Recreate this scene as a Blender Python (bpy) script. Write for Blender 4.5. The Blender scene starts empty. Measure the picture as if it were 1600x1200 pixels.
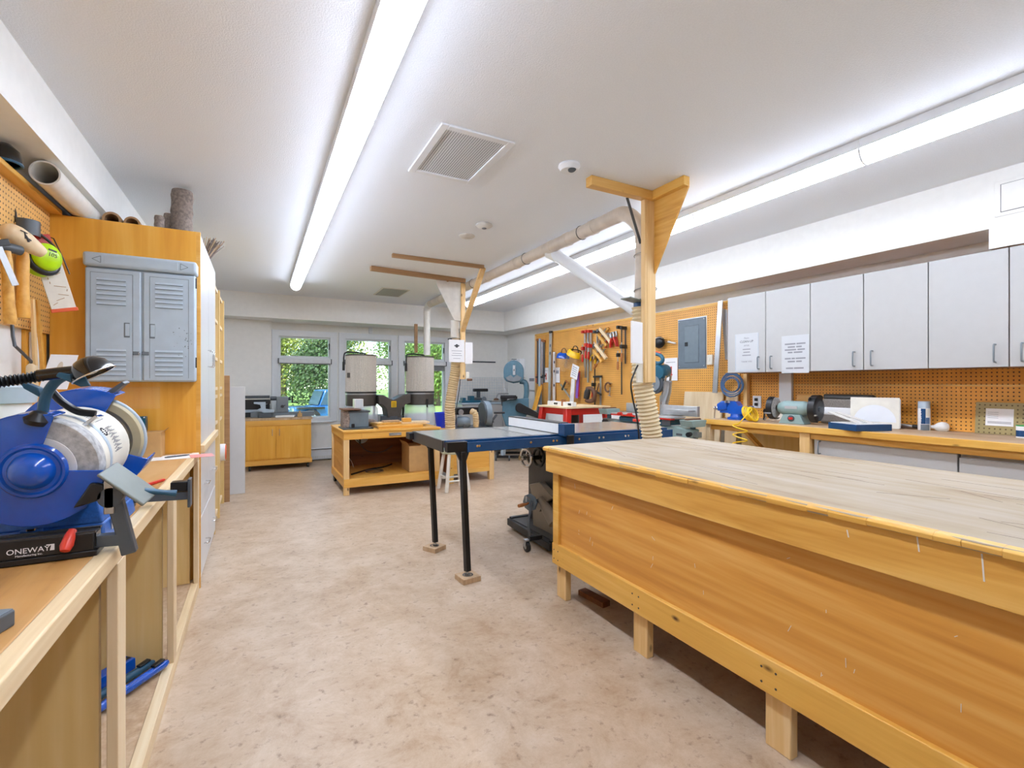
import bpy, bmesh, math, random
from mathutils import Vector, Matrix, Euler
random.seed(7)
S = bpy.context.scene
COL = S.collection
PI = math.pi
# ------------------------------------------------------------------ camera, world, light, exposure
cd = bpy.data.cameras.new('camera'); cam = bpy.data.objects.new('camera', cd); COL.objects.link(cam)
cd.sensor_fit = 'HORIZONTAL'; cd.sensor_width = 36; cd.lens = 36 * 739 / 1600
cd.shift_y = -1 / 1600; cd.clip_start = .03; cd.clip_end = 400
cam.location = (0, 0, 1.22); cam.rotation_euler = (PI/2, 0, -math.radians(28.185))
S.camera = cam
S.view_settings.view_transform = 'Standard'; S.view_settings.look = 'None'
S.view_settings.gamma = 1; S.view_settings.use_curve_mapping = False
S.view_settings.exposure = 0.8
LAMP = 30.0          # emission of the fluorescent lenses
W = bpy.data.worlds.new('world'); S.world = W; W.use_nodes = True
wn = W.node_tree.nodes; bg = wn['Background']
sky = wn.new('ShaderNodeTexSky'); sky.sky_type = 'NISHITA'; sky.sun_disc = False
sky.sun_elevation = math.radians(48); sky.sun_rotation = math.radians(200)
W.node_tree.links.new(sky.outputs[0], bg.inputs[0]); bg.inputs[1].default_value = .38
sl = bpy.data.lights.new('sun', 'SUN'); sl.energy = 4; sl.angle = .01; sl.color = (1, .95, .85)
sun = bpy.data.objects.new('sun', sl); COL.objects.link(sun)
sun.rotation_euler = (math.radians(42), 0, math.radians(-25)); sun.location = (0, 20, 20)

# ------------------------------------------------------------------ materials
def hx(h, a=1):
    h = h.lstrip('#'); v = [int(h[i:i+2], 16) / 255 for i in (0, 2, 4)]
    return tuple((c/12.92 if c <= .04045 else ((c+.055)/1.055)**2.4) for c in v) + (a,)
def newmat(name):
    m = bpy.data.materials.new(name); m.use_nodes = True
    return m, m.node_tree.nodes, m.node_tree.links, m.node_tree.nodes['Principled BSDF']
def N(nodes, typ, **k):
    n = nodes.new(typ)
    for a, b in k.items():
        if a.startswith('i_'): n.inputs[a[2:].replace('_', ' ')].default_value = b
        else: setattr(n, a, b)
    return n
def coords(nodes, links, scale=(1, 1, 1), rot=(0, 0, 0)):
    tc = nodes.new('ShaderNodeTexCoord'); mp = nodes.new('ShaderNodeMapping')
    mp.inputs['Scale'].default_value = scale; mp.inputs['Rotation'].default_value = rot
    links.new(tc.outputs['Object'], mp.inputs['Vector']); return mp.outputs[0]
def ramp(nodes, stops):
    r = nodes.new('ShaderNodeValToRGB'); e = r.color_ramp.elements
    e[0].position, e[0].color = stops[0]; e[1].position, e[1].color = stops[-1]
    for p, c in stops[1:-1]:
        x = e.new(p); x.color = c
    return r
def plain(name, h, rough=.5, metal=0, var=.06, bump=0, spec=.5, scale=18, coat=0):
    """a paint, plastic or metal with a faint mottle"""
    m, n, l, b = newmat(name); c = hx(h)
    v = coords(n, l); t = N(n, 'ShaderNodeTexNoise'); t.inputs['Scale'].default_value = scale; t.inputs['Detail'].default_value = 4
    l.new(v, t.inputs['Vector'])
    r = ramp(n, [(.3, tuple(x*(1-var) for x in c[:3])+(1,)), (.7, tuple(min(1, x*(1+var)) for x in c[:3])+(1,))])
    l.new(t.outputs[0], r.inputs[0]); l.new(r.outputs[0], b.inputs['Base Color'])
    b.inputs['Roughness'].default_value = rough; b.inputs['Metallic'].default_value = metal
    b.inputs['Specular IOR Level'].default_value = spec; b.inputs['Coat Weight'].default_value = coat
    if bump:
        bp = N(n, 'ShaderNodeBump'); bp.inputs['Strength'].default_value = bump; bp.inputs['Distance'].default_value = .003
        l.new(t.outputs[0], bp.inputs['Height']); l.new(bp.outputs[0], b.inputs['Normal'])
    return m
def wood(name, lo, mid, hi, axis='x', s=1.0, rough=.45, knots=False, fig=1.0, coat=0.0):
    """wood with long figure along one axis"""
    m, n, l, b = newmat(name)
    k = {'x': (.9, 9, 9), 'y': (9, .9, 9), 'z': (9, 9, .9)}[axis]
    v = coords(n, l, tuple(q*s for q in k))
    t = N(n, 'ShaderNodeTexNoise'); t.inputs['Scale'].default_value = 1.1; t.inputs['Detail'].default_value = 3; t.inputs['Distortion'].default_value = 1.4*fig
    l.new(v, t.inputs['Vector'])
    k2 = {'x': (2.5, 60, 60), 'y': (60, 2.5, 60), 'z': (60, 60, 2.5)}[axis]
    v2 = coords(n, l, tuple(q*s for q in k2))
    t2 = N(n, 'ShaderNodeTexNoise'); t2.inputs['Scale'].default_value = 1.5; t2.inputs['Detail'].default_value = 5
    l.new(v2, t2.inputs['Vector'])
    mx = N(n, 'ShaderNodeMix', data_type='FLOAT'); mx.inputs[0].default_value = .35
    l.new(t.outputs[0], mx.inputs[2]); l.new(t2.outputs[0], mx.inputs[3])
    r = ramp(n, [(.3, hx(lo)), (.5, hx(mid)), (.68, hx(hi))]); l.new(mx.outputs[0], r.inputs[0])
    out = r.outputs[0]
    if knots:
        v3 = coords(n, l, {'x': (3, 6, 6), 'y': (6, 3, 6), 'z': (6, 6, 3)}[axis])
        vo = N(n, 'ShaderNodeTexVoronoi'); vo.inputs['Scale'].default_value = 1.6; l.new(v3, vo.inputs['Vector'])
        rk = ramp(n, [(.03, (1, 1, 1, 1)), (.12, (0, 0, 0, 1))]); l.new(vo.outputs['Distance'], rk.inputs[0])
        mk = N(n, 'ShaderNodeMix', data_type='RGBA'); l.new(rk.outputs[0], mk.inputs[0]); l.new(out, mk.inputs[6]); mk.inputs[7].default_value = hx('5a3312')
        out = mk.outputs[2]
    l.new(out, b.inputs['Base Color']); b.inputs['Roughness'].default_value = rough; b.inputs['Coat Weight'].default_value = coat
    bp = N(n, 'ShaderNodeBump'); bp.inputs['Strength'].default_value = .12; bp.inputs['Distance'].default_value = .002
    l.new(t2.outputs[0], bp.inputs['Height']); l.new(bp.outputs[0], b.inputs['Normal'])
    return m
def pegmat(name, h, hole='4a2a0a', pitch=.0254, rad=.18):
    """hardboard with a grid of round holes; the board stands in a plane of constant x"""
    m, n, l, b = newmat(name)
    tc = n.new('ShaderNodeTexCoord'); sp = n.new('ShaderNodeSeparateXYZ'); l.new(tc.outputs['Object'], sp.inputs[0])
    cs = []
    for o in ('Y', 'Z'):
        a = N(n, 'ShaderNodeMath', operation='MULTIPLY'); l.new(sp.outputs[o], a.inputs[0]); a.inputs[1].default_value = 1/pitch
        f = N(n, 'ShaderNodeMath', operation='FRACT'); l.new(a.outputs[0], f.inputs[0])
        s = N(n, 'ShaderNodeMath', operation='SUBTRACT'); l.new(f.outputs[0], s.inputs[0]); s.inputs[1].default_value = .38
        q = N(n, 'ShaderNodeMath', operation='POWER'); 
        ab = N(n, 'ShaderNodeMath', operation='ABSOLUTE'); l.new(s.outputs[0], ab.inputs[0]); l.new(ab.outputs[0], q.inputs[0]); q.inputs[1].default_value = 2
        cs.append(q.outputs[0])
    ad = N(n, 'ShaderNodeMath', operation='ADD'); l.new(cs[0], ad.inputs[0]); l.new(cs[1], ad.inputs[1])
    lt = N(n, 'ShaderNodeMath', operation='LESS_THAN'); l.new(ad.outputs[0], lt.inputs[0]); lt.inputs[1].default_value = rad**2
    v = coords(n, l); t = N(n, 'ShaderNodeTexNoise'); t.inputs['Scale'].default_value = 5; t.inputs['Detail'].default_value = 5; l.new(v, t.inputs['Vector'])
    c = hx(h); r = ramp(n, [(.3, tuple(x*.88 for x in c[:3])+(1,)), (.7, tuple(min(1, x*1.1) for x in c[:3])+(1,))]); l.new(t.outputs[0], r.inputs[0])
    mk = N(n, 'ShaderNodeMix', data_type='RGBA'); l.new(lt.outputs[0], mk.inputs[0]); l.new(r.outputs[0], mk.inputs[6]); mk.inputs[7].default_value = hx(hole)
    l.new(mk.outputs[2], b.inputs['Base Color']); b.inputs['Roughness'].default_value = .45
    return m
def glass(name, tint='f2f8f6', refl=.06):
    m, n, l, b = newmat(name); n.remove(b)
    o = n['Material Output']; tr = n.new('ShaderNodeBsdfTransparent'); tr.inputs[0].default_value = hx(tint)
    gl = n.new('ShaderNodeBsdfGlossy'); gl.inputs['Roughness'].default_value = .02
    fr = n.new('ShaderNodeFresnel'); fr.inputs[0].default_value = 1.45
    mx = n.new('ShaderNodeMixShader'); l.new(fr.outputs[0], mx.inputs[0]); l.new(tr.outputs[0], mx.inputs[1]); l.new(gl.outputs[0], mx.inputs[2]); l.new(mx.outputs[0], o.inputs[0])
    return m
def film(name, h, alpha):
    m, n, l, b = newmat(name); b.inputs['Base Color'].default_value = hx(h); b.inputs['Roughness'].default_value = .25; b.inputs['Alpha'].default_value = alpha
    return m
def emit(name, h, st):
    """prismatic lamp lens: gives most of its light downwards, little sideways"""
    m, n, l, b = newmat(name); b.inputs['Base Color'].default_value = hx(h); b.inputs['Emission Color'].default_value = hx(h)
    g = n.new('ShaderNodeNewGeometry'); sp = n.new('ShaderNodeSeparateXYZ'); l.new(g.outputs['True Normal'], sp.inputs[0])
    q = N(n, 'ShaderNodeMath', operation='MULTIPLY'); l.new(sp.outputs['Z'], q.inputs[0]); l.new(sp.outputs['Z'], q.inputs[1])
    w = N(n, 'ShaderNodeMath', operation='MULTIPLY_ADD'); l.new(q.outputs[0], w.inputs[0]); w.inputs[1].default_value = st*.9; w.inputs[2].default_value = st*.1
    l.new(w.outputs[0], b.inputs['Emission Strength']); return m
def floormat():
    m, n, l, b = newmat('linoleum_floor')
    v = coords(n, l); t = N(n, 'ShaderNodeTexNoise'); t.inputs['Scale'].default_value = 4.5; t.inputs['Detail'].default_value = 10; t.inputs['Roughness'].default_value = .78; t.inputs['Distortion'].default_value = .25
    l.new(v, t.inputs['Vector'])
    r = ramp(n, [(.32, hx('a68a6c')), (.45, hx('b9a186')), (.58, hx('c6b199')), (.72, hx('d0bea9'))]); l.new(t.outputs[0], r.inputs[0])
    v2 = coords(n, l, (1, 1, 1)); t2 = N(n, 'ShaderNodeTexNoise'); t2.inputs['Scale'].default_value = 26; t2.inputs['Detail'].default_value = 6; t2.inputs['Roughness'].default_value = .7; l.new(v2, t2.inputs['Vector'])
    r2 = ramp(n, [(.28, hx('7a5636')), (.43, (1, 1, 1, 1)), (1, (1, 1, 1, 1))]); l.new(t2.outputs[0], r2.inputs[0])
    mk = N(n, 'ShaderNodeMix', data_type='RGBA', blend_type='MULTIPLY'); mk.inputs[0].default_value = .6; l.new(r.outputs[0], mk.inputs[6]); l.new(r2.outputs[0], mk.inputs[7])
    l.new(mk.outputs[2], b.inputs['Base Color'])
    rr = ramp(n, [(.3, (.36,)*3+(1,)), (.7, (.5,)*3+(1,))]); l.new(t.outputs[0], rr.inputs[0]); l.new(rr.outputs[0], b.inputs['Roughness'])
    b.inputs['Specular IOR Level'].default_value = .4
    return m
def stained(name, base, worn, dark):
    """worn plywood: pale, with grey rubbing, scratches and a few dark cuts"""
    m, n, l, b = newmat(name)
    v = coords(n, l, (9, 1.1, 9)); t = N(n, 'ShaderNodeTexNoise'); t.inputs['Scale'].default_value = 1.3; t.inputs['Detail'].default_value = 6; t.inputs['Distortion'].default_value = .8; l.new(v, t.inputs['Vector'])
    v2 = coords(n, l); t2 = N(n, 'ShaderNodeTexNoise'); t2.inputs['Scale'].default_value = 2.6; t2.inputs['Detail'].default_value = 7; l.new(v2, t2.inputs['Vector'])
    mx = N(n, 'ShaderNodeMix', data_type='FLOAT'); mx.inputs[0].default_value = .5; l.new(t.outputs[0], mx.inputs[2]); l.new(t2.outputs[0], mx.inputs[3])
    r = ramp(n, [(.33, hx(dark)), (.46, hx(base)), (.62, hx(worn))]); l.new(mx.outputs[0], r.inputs[0])
    l.new(r.outputs[0], b.inputs['Base Color']); b.inputs['Roughness'].default_value = .55
    return m
M = {}
def mats():
    M.update(
    wall=plain('wall_paint', 'efeee9', .6, var=.02), ceil=plain('ceiling_paint', 'ebeff4', .7, var=.03, bump=.5, scale=160),
    white2=plain('white_laminate_lightened', 'd2d3d4', .3, var=.015), sleeve=plain('paper_in_sleeve', 'c6c8c9', .35, var=.015), white=plain('white_laminate', 'b7b6b3', .3, var=.015), paint=plain('white_trim_paint', 'e6e9ec', .35, var=.015),  # white2: the white laminate lightened, brightness put into colour for dimly lit faces
    paper=plain('white_paper', 'ecebea', .6, var=.015), ink=plain('dark_ink', '3c3c40', .6), grey_ink=plain('grey_ink', '8b8b90', .6), red_ink=plain('red_ink', 'c8503c', .6),
    floor=floormat(),
    ply=wood('varnished_maple_ply', 'dd9a34', 'e8a93e', 'efb852', 'z', .55, .35, fig=1.6), 
    plyx=wood('varnished_maple_ply_level', 'd89a3c', 'e4aa4c', 'edba66', 'x', .8, .38, fig=1.3),
    plyy=wood('varnished_maple_ply_deep', 'd89a3c', 'e4aa4c', 'edba66', 'y', .8, .38, fig=1.3),
    bench=wood('amber_bench_ply', 'bd7c30', 'd69842', 'e4b062', 'y', .35, .4, fig=3.2),
    apron=wood('amber_bench_board', 'c48a36', 'dba650', 'e6bc6c', 'y', .7, .38, fig=2.2),
    pine=wood('knotty_pine_rail', 'd59c40', 'e2ae50', 'ebbf6c', 'y', .9, .4, knots=True),
    pinex=wood('knotty_pine_rail_level', 'd59c40', 'e2ae50', 'ebbf6c', 'x', .9, .4, knots=True),
    pinez=wood('pine_stud', 'd8ac68', 'e4bd80', 'eccc98', 'z', .9, .5, knots=True),
    beam=wood('varnished_pine_beam', 'd09a48', 'dcaa58', 'e6ba70', 'x', .9, .45, knots=True),
    rough=wood('raw_wood', 'a98a68', 'bd9f7c', 'cdb292', 'z', 1, .65), brown=wood('aged_brown_strip', '96704a', 'a67f57', 'b48f68', 'x', 1, .6),
    pale=wood('pale_birch_ply', 'd8bd92', 'e3cba3', 'ead7b5', 'z', .6, .5), palex=wood('pale_wood_edge', 'd5b78a', 'e2c89c', 'ecd8b4', 'y', 1, .45),
    tan=wood('tan_ply_panel', 'd6b26c', 'e0c080', 'e8cc94', 'z', .5, .5, fig=1.5), darkwood=wood('stained_fence_board', '5f3517', '7c4a22', '96602f', 'x', .8, .5, knots=True),
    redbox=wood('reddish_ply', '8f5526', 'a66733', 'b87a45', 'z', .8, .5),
    worn=stained('worn_bench_top', 'ac9a7e', 'b8ab98', '95795a'), leftop=stained('worn_left_top', 'bd8b4b', 'c69c66', '835a30'), ctop=stained('worn_counter_top', 'c0a07c', 'ccb498', 'a08060'),
    peg=pegmat('tan_pegboard', 'e2a650'), pegr=pegmat('brown_pegboard', 'e6a244'), pego=pegmat('faded_olive_pegboard', 'a08f5e', '5c4a26'), pegl=pegmat('light_pegboard', 'e8b56a'),
    steel=plain('brushed_steel', 'b6b9bb', .35, .9, var=.08), alu=plain('aluminium', 'c9cccd', .38, .8), chrome=plain('chrome', 'd8d8d8', .12, 1),
    dark=plain('dark_machine_paint', '3a3835', .35, var=.12), black=plain('black_plastic', '17181a', .4, var=.1), blackg=plain('black_gloss', '101214', .15, coat=.4),
    iron=plain('cast_iron_table', 'b5b3ac', .2, .55, var=.08), blackmetal=plain('black_steel', '1f1f20', .3, .3), 
    navy=plain('navy_rail_paint', '1f4a78', .25, .2), blue=plain('blue_enamel', '0a50b4', .18, var=.1, coat=.5), blue2=plain('blue_hammered_casting', '2c66b8', .35, var=.15, bump=.3, scale=120),
    bluebin=plain('blue_plastic_bin', '1a3bd0', .35), teal=plain('teal_machine_paint', '1e5a72', .35), tealbox=plain('teal_metal', '155570', .3, .3),
    saw=plain('blue_grey_casting', '527788', .35, var=.08), sage=plain('sage_green_paint', '8fa6a2', .4), greysteel=plain('grey_machine_paint', '7d858a', .4, .1), dgrey=plain('dark_grey_paint', '4b5156', .4),
    red=plain('red_paint', 'c5281c', .3), redp=plain('red_plastic', 'd8402e', .3), lime=plain('lime_plastic', 'b4e000', .3), yellow=plain('yellow_plastic', 'f0c010', .35), green=plain('green_plastic', '12a04a', .35), orange=plain('orange_plastic', 'e25a22', .4),
    locker=plain('grey_moulded_plastic', 'b2c2ce', .45, var=.04), lockdk=plain('dark_louvre', '6c767d', .5), panelgrey=plain('panel_grey_paint', '66747e', .4), panelgrey2=plain('panel_grey_door', '6f7d86', .38),
    pvc=plain('white_pvc', 'e2ded4', .35, var=.05), pvcd=plain('dusty_pvc', 'cdbfae', .45, var=.1, scale=9), hose=plain('tan_ribbed_hose', 'cdb489', .5, var=.08), hoses=plain('pale_ribbed_hose', 'd9c6a0', .5),
    filt=plain('filter_pleats', 'cbc4b9', .6, .1, var=.1, scale=60), filtd=plain('filter_band', '55504a', .45, .3), bag=film('clear_bag', 'e6ecf2', .42), stone=plain('grey_grinding_stone', 'b2b2b0', .9, var=.3, bump=.4, scale=70),
    cream=plain('cream_label', 'e4e0d2', .4), beige=plain('beige_wheel', 'b9ac8a', .5), tool=plain('grey_rest_plate', '828883', .45, .2), granite=plain('speckled_roll', '7d746b', .8, var=.45, scale=220),
    card=plain('cardboard', 'c39a62', .7), tile=plain('white_tile', 'e4e3de', .25), cork=plain('dusty_white', 'd6d2ca', .7), bark=plain('grey_bark', '8a7c72', .9, var=.35, bump=1, scale=55), cut=plain('cut_log', 'b3906a', .8),
    stoolw=plain('stool_white', 'e0d9cc', .45), cushion=plain('sage_cushion', 'b9bb9f', .7, var=.2, scale=25), brass=plain('galvanised', 'a9adb0', .35, .8),
    grass=plain('lawn', '8fae55', .9, var=.3, scale=3), leaf=plain('leaf_green', '6f8c42', .6, var=.5, scale=2.5), leafd=plain('leaf_dark', '465e38', .6, var=.5, scale=2.5), leafy=plain('leaf_yellow', '98a04a', .6, var=.45, scale=2.5), drive=plain('pale_gravel', 'cfc5b4', .9, var=.1), trunk=plain('tree_bark', '5a4a3a', .9, var=.3),
    car=plain('blue_car_paint', '1a5c9c', .2, coat=.6), tyre=plain('tyre_rubber', '1c1c1d', .7), carglass=plain('car_glass', '2c4658', .1), glass=glass('window_glass'), clear=film('clear_acrylic', 'f0e4d0', .05),
    taupe=plain('taupe_machine_plate', '847868', .4, .25),
    lens=emit('lamp_lens', 'e2ecff', LAMP), shade=plain('grey_shade_cloth', '7e8082', .6), brick=plain('shade_white', 'e2e4e6', .5), leather=plain('brown_leather', '6b4a34', .6), tealh=plain('teal_tool_plastic', '20506a', .4),
    pink=plain('pink_film', 'e89a98', .35), violet=plain('patterned_violet', '8a5ab8', .5), cableb=plain('blue_cable', '4c6c92', .4), cabley=plain('yellow_hose', 'f2c81a', .35), hook=plain('peg_hook', '9c9a94', .3, .8))
mats()

# ------------------------------------------------------------------ mesh building
class MB:
    """collects shapes (in world metres, optionally through a matrix) and links them as ONE mesh object"""
    def __init__(s, m=None): s.bm = bmesh.new(); s.m = m or Matrix()
    def _v(s, p): return s.bm.verts.new(s.m @ Vector(p))
    def _f(s, vs, mi=0):
        try:
            f = s.bm.faces.new(vs); f.material_index = mi; return f
        except ValueError: return None
    def box(s, x0, y0, z0, x1, y1, z1, mi=0):
        if x0 > x1: x0, x1 = x1, x0
        if y0 > y1: y0, y1 = y1, y0
        if z0 > z1: z0, z1 = z1, z0
        v = [s._v((x, y, z)) for z in (z0, z1) for y in (y0, y1) for x in (x0, x1)]
        for q in ((0, 2, 3, 1), (4, 5, 7, 6), (0, 1, 5, 4), (2, 6, 7, 3), (0, 4, 6, 2), (1, 3, 7, 5)): s._f([v[i] for i in q], mi)
        return s
    def bar(s, p0, p1, w, h, up=(0, 0, 1)):
        """square bar from p0 to p1, w across, h along 'up'"""
        p0, p1 = Vector(p0), Vector(p1); d = (p1-p0).normalized(); u = Vector(up)
        r = d.cross(u)
        if r.length < 1e-4: r = d.cross(Vector((1, 0, 0)))
        r.normalize(); u = r.cross(d).normalized()
        v = [s._v(p + r*a*w/2 + u*b*h/2) for p in (p0, p1) for a, b in ((-1, -1), (1, -1), (1, 1), (-1, 1))]
        for q in ((0, 1, 2, 3), (7, 6, 5, 4), (0, 4, 5, 1), (1, 5, 6, 2), (2, 6, 7, 3), (3, 7, 4, 0)): s._f([v[i] for i in q])
        return s
    def tube(s, pts, r, n=10, caps=True, closed=False):
        """round tube along points; r is one radius or a list"""
        P = [Vector(p) for p in pts]; k = len(P); R = r if isinstance(r, (list, tuple)) else [r]*k
        T = []
        for i in range(k):
            a = P[i-1] if (i > 0 or closed) else P[i]; b = P[(i+1) % k] if (i < k-1 or closed) else P[i]
            t = (b-a); T.append(t.normalized() if t.length > 1e-9 else Vector((0, 0, 1)))
        nrm = T[0].orthogonal().normalized(); rings = []
        for i in range(k):
            nrm = (nrm - T[i]*nrm.dot(T[i]));
            nrm = nrm.normalized() if nrm.length > 1e-6 else T[i].orthogonal().normalized()
            bi = T[i].cross(nrm)
            rings.append([s._v(P[i] + (nrm*math.cos(2*PI*j/n) + bi*math.sin(2*PI*j/n))*R[i]) for j in range(n)])
        for i in range(k if closed else k-1):
            A, B = rings[i], rings[(i+1) % k]
            for j in range(n): s._f([A[j], A[(j+1) % n], B[(j+1) % n], B[j]])
        if caps and not closed: s._f(rings[0][::-1]); s._f(rings[-1])
        return s
    def cyl(s, p0, p1, r, r1=None, n=20, caps=True): return s.tube([p0, p1], [r, r if r1 is None else r1], n, caps)
    def lathe(s, c, axis, prof, n=28, a0=0, a1=2*PI, ref=None):
        """profile [(radius, height)] turned about an axis through c"""
        c = Vector(c); ax = Vector(axis).normalized(); u = Vector(ref).normalized() if ref else ax.orthogonal().normalized(); w = ax.cross(u)
        full = abs(a1-a0) > 2*PI-1e-3; m = n if full else n+1; rings = []
        for r, h in prof:
            if r < 1e-6 and full: rings.append([s._v(c+ax*h)]*m); continue
            rings.append([s._v(c + ax*h + (u*math.cos(a0+(a1-a0)*j/n) + w*math.sin(a0+(a1-a0)*j/n))*max(r, 1e-5)) for j in range(m)])
        for A, B in zip(rings, rings[1:]):
            for j in range(n):
                q = [A[j], A[(j+1) % m], B[(j+1) % m], B[j]]; o = []
                for x in q:
                    if x not in o: o.append(x)
                if len(o) > 2: s._f(o)
        return s
    def prism(s, pts, ext):
        """flat outline (3-D points) pushed along ext"""
        e = Vector(ext); A = [s._v(p) for p in pts]; B = [s._v(Vector(p)+e) for p in pts]; k = len(A)
        s._f(A[::-1]); s._f(B)
        for i in range(k): s._f([A[i], A[(i+1) % k], B[(i+1) % k], B[i]])
        return s
    def ell(s, c, r, n=20, k=12, rot=None):
        """ellipsoid"""
        c = Vector(c); R = rot or Matrix.Identity(3); rings = []
        for i in range(k+1):
            t = PI*i/k
            if i in (0, k): rings.append([s._v(c + R @ Vector((0, 0, r[2]*math.cos(t))))]*n); continue
            rings.append([s._v(c + R @ Vector((r[0]*math.sin(t)*math.cos(2*PI*j/n), r[1]*math.sin(t)*math.sin(2*PI*j/n), r[2]*math.cos(t)))) for j in range(n)])
        for A, B in zip(rings, rings[1:]):
            for j in range(n):
                q = [A[j], B[j], B[(j+1) % n], A[(j+1) % n]]; o = []
                for x in q:
                    if x not in o: o.append(x)
                s._f(o)
        return s
    def torus(s, c, axis, R, r, n=32, k=10, a0=0, a1=2*PI, ref=None):
        c = Vector(c); ax = Vector(axis).normalized(); u = Vector(ref).normalized() if ref else ax.orthogonal().normalized(); w = ax.cross(u)
        full = abs(a1-a0) > 2*PI-1e-3
        pts = [c + (u*math.cos(a0+(a1-a0)*i/n) + w*math.sin(a0+(a1-a0)*i/n))*R for i in range(n if full else n+1)]
        return s.tube(pts, r, k, closed=full)
    def quad(s, a, b, c, d): s._f([s._v(p) for p in (a, b, c, d)]); return s
    def ribs(s, pts, r, pitch, amp, n=14):
        """ribbed hose along a smooth path"""
        P = path(pts, 200); out, R = [], []; L = 0; last = P[0]; step = pitch/4; nxt = 0; i = 0
        for p in P:
            L += (p-last).length; last = p
            while L >= nxt: out.append(p); R.append(r + amp*math.cos(2*PI*nxt/pitch)); nxt += step
        return s.tube(out, R, n)
    def build(s, name, mat, parent=None, bevel=0, flat=False, segs=2):
        bmesh.ops.remove_doubles(s.bm, verts=s.bm.verts, dist=1e-6) if False else None
        bmesh.ops.recalc_face_normals(s.bm, faces=s.bm.faces)
        off = wpos(parent) if parent else None
        if off is None:
            xs = [v.co for v in s.bm.verts]; lo = [min(v[i] for v in xs) for i in range(3)]; hi = [max(v[i] for v in xs) for i in range(3)]
            off = Vector(((lo[0]+hi[0])/2, (lo[1]+hi[1])/2, lo[2]))
        bmesh.ops.translate(s.bm, verts=s.bm.verts, vec=-off)
        me = bpy.data.meshes.new(name); s.bm.to_mesh(me); s.bm.free()
        for m in (mat if isinstance(mat, (list, tuple)) else [mat]): me.materials.append(M[m] if isinstance(m, str) else m)
        if not flat:
            me.polygons.foreach_set('use_smooth', [True]*len(me.polygons)); me.set_sharp_from_angle(angle=math.radians(38))
        o = bpy.data.objects.new(name, me); COL.objects.link(o)
        if parent: o.parent = parent
        else: o.location = off
        if bevel:
            b = o.modifiers.new('bevel', 'BEVEL'); b.width = bevel; b.segments = segs; b.limit_method = 'ANGLE'; b.angle_limit = math.radians(50)
        return o
def wpos(o):
    p = Vector((0, 0, 0))
    while o: p += o.location; o = o.parent
    return p
def path(pts, n=60):
    """smooth curve through points (Catmull-Rom)"""
    P = [Vector(p) for p in pts]
    if len(P) < 3: return [P[0].lerp(P[-1], i/n) for i in range(n+1)]
    P = [2*P[0]-P[1]] + P + [2*P[-1]-P[-2]]; out = []; k = len(P)-3; per = max(2, n//k)
    for i in range(k):
        a, b, c, d = P[i:i+4]
        for j in range(per):
            t = j/per; out.append(.5*((2*b) + (c-a)*t + (2*a-5*b+4*c-d)*t*t + (3*b-a-3*c+d)*t**3))
    return out + [P[-2]]
def tag(o, label, cat, group=None, kind=None):
    o['label'] = label; o['category'] = cat
    if group: o['group'] = group
    if kind: o['kind'] = kind
    return o
def thing(name, label, cat, loc, group=None, kind=None):
    o = bpy.data.objects.new(name, None); COL.objects.link(o); o.location = loc; o.empty_display_size = .05
    return tag(o, label, cat, group, kind)
def struct(o): o['kind'] = 'structure'; return o
def dup(root, loc, label=None):
    r = root.copy(); COL.objects.link(r); r.location = loc
    if label: r['label'] = label
    for ch in list(root.children):
        c = ch.copy(); COL.objects.link(c); c.parent = r
        for g in list(ch.children):
            d = g.copy(); COL.objects.link(d); d.parent = c
    return r
def text(name, body, size, mtx, mat, parent, align='CENTER', ext=.0004):
    """lettering as a mesh; mtx places the text plane (x along the line, y up, z out) in world space"""
    cu = bpy.data.curves.new(name, 'FONT'); cu.body = body; cu.size = size; cu.align_x = align; cu.extrude = ext; cu.resolution_u = 3
    t = bpy.data.objects.new(name, cu); COL.objects.link(t); bpy.context.view_layer.update()
    me = bpy.data.meshes.new_from_object(t.evaluated_get(bpy.context.evaluated_depsgraph_get())); bpy.data.objects.remove(t)
    me.transform(Matrix.Translation(-wpos(parent)) @ mtx); me.materials.clear(); me.materials.append(M[mat])
    o = bpy.data.objects.new(name, me); COL.objects.link(o); o.parent = parent; return o
def frame(o, x, y):
    """matrix with columns x, y, x*y and origin o"""
    x, y = Vector(x).normalized(), Vector(y).normalized(); z = x.cross(y)
    return Matrix(((x[0], y[0], z[0], o[0]), (x[1], y[1], z[1], o[1]), (x[2], y[2], z[2], o[2]), (0, 0, 0, 1)))
def handle(p, along, out, mat='chrome', r=.004, parent=None, name='handle', L=.096, d=.03):
    p, a, o = Vector(p), Vector(along).normalized(), Vector(out).normalized()
    return MB().tube([p-a*L/2, p-a*L/2+o*d*.8, p-a*(L/2-.008)+o*d, p+a*(L/2-.008)+o*d, p+a*L/2+o*d*.8, p+a*L/2], r, 8).build(name, mat, parent)
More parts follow.
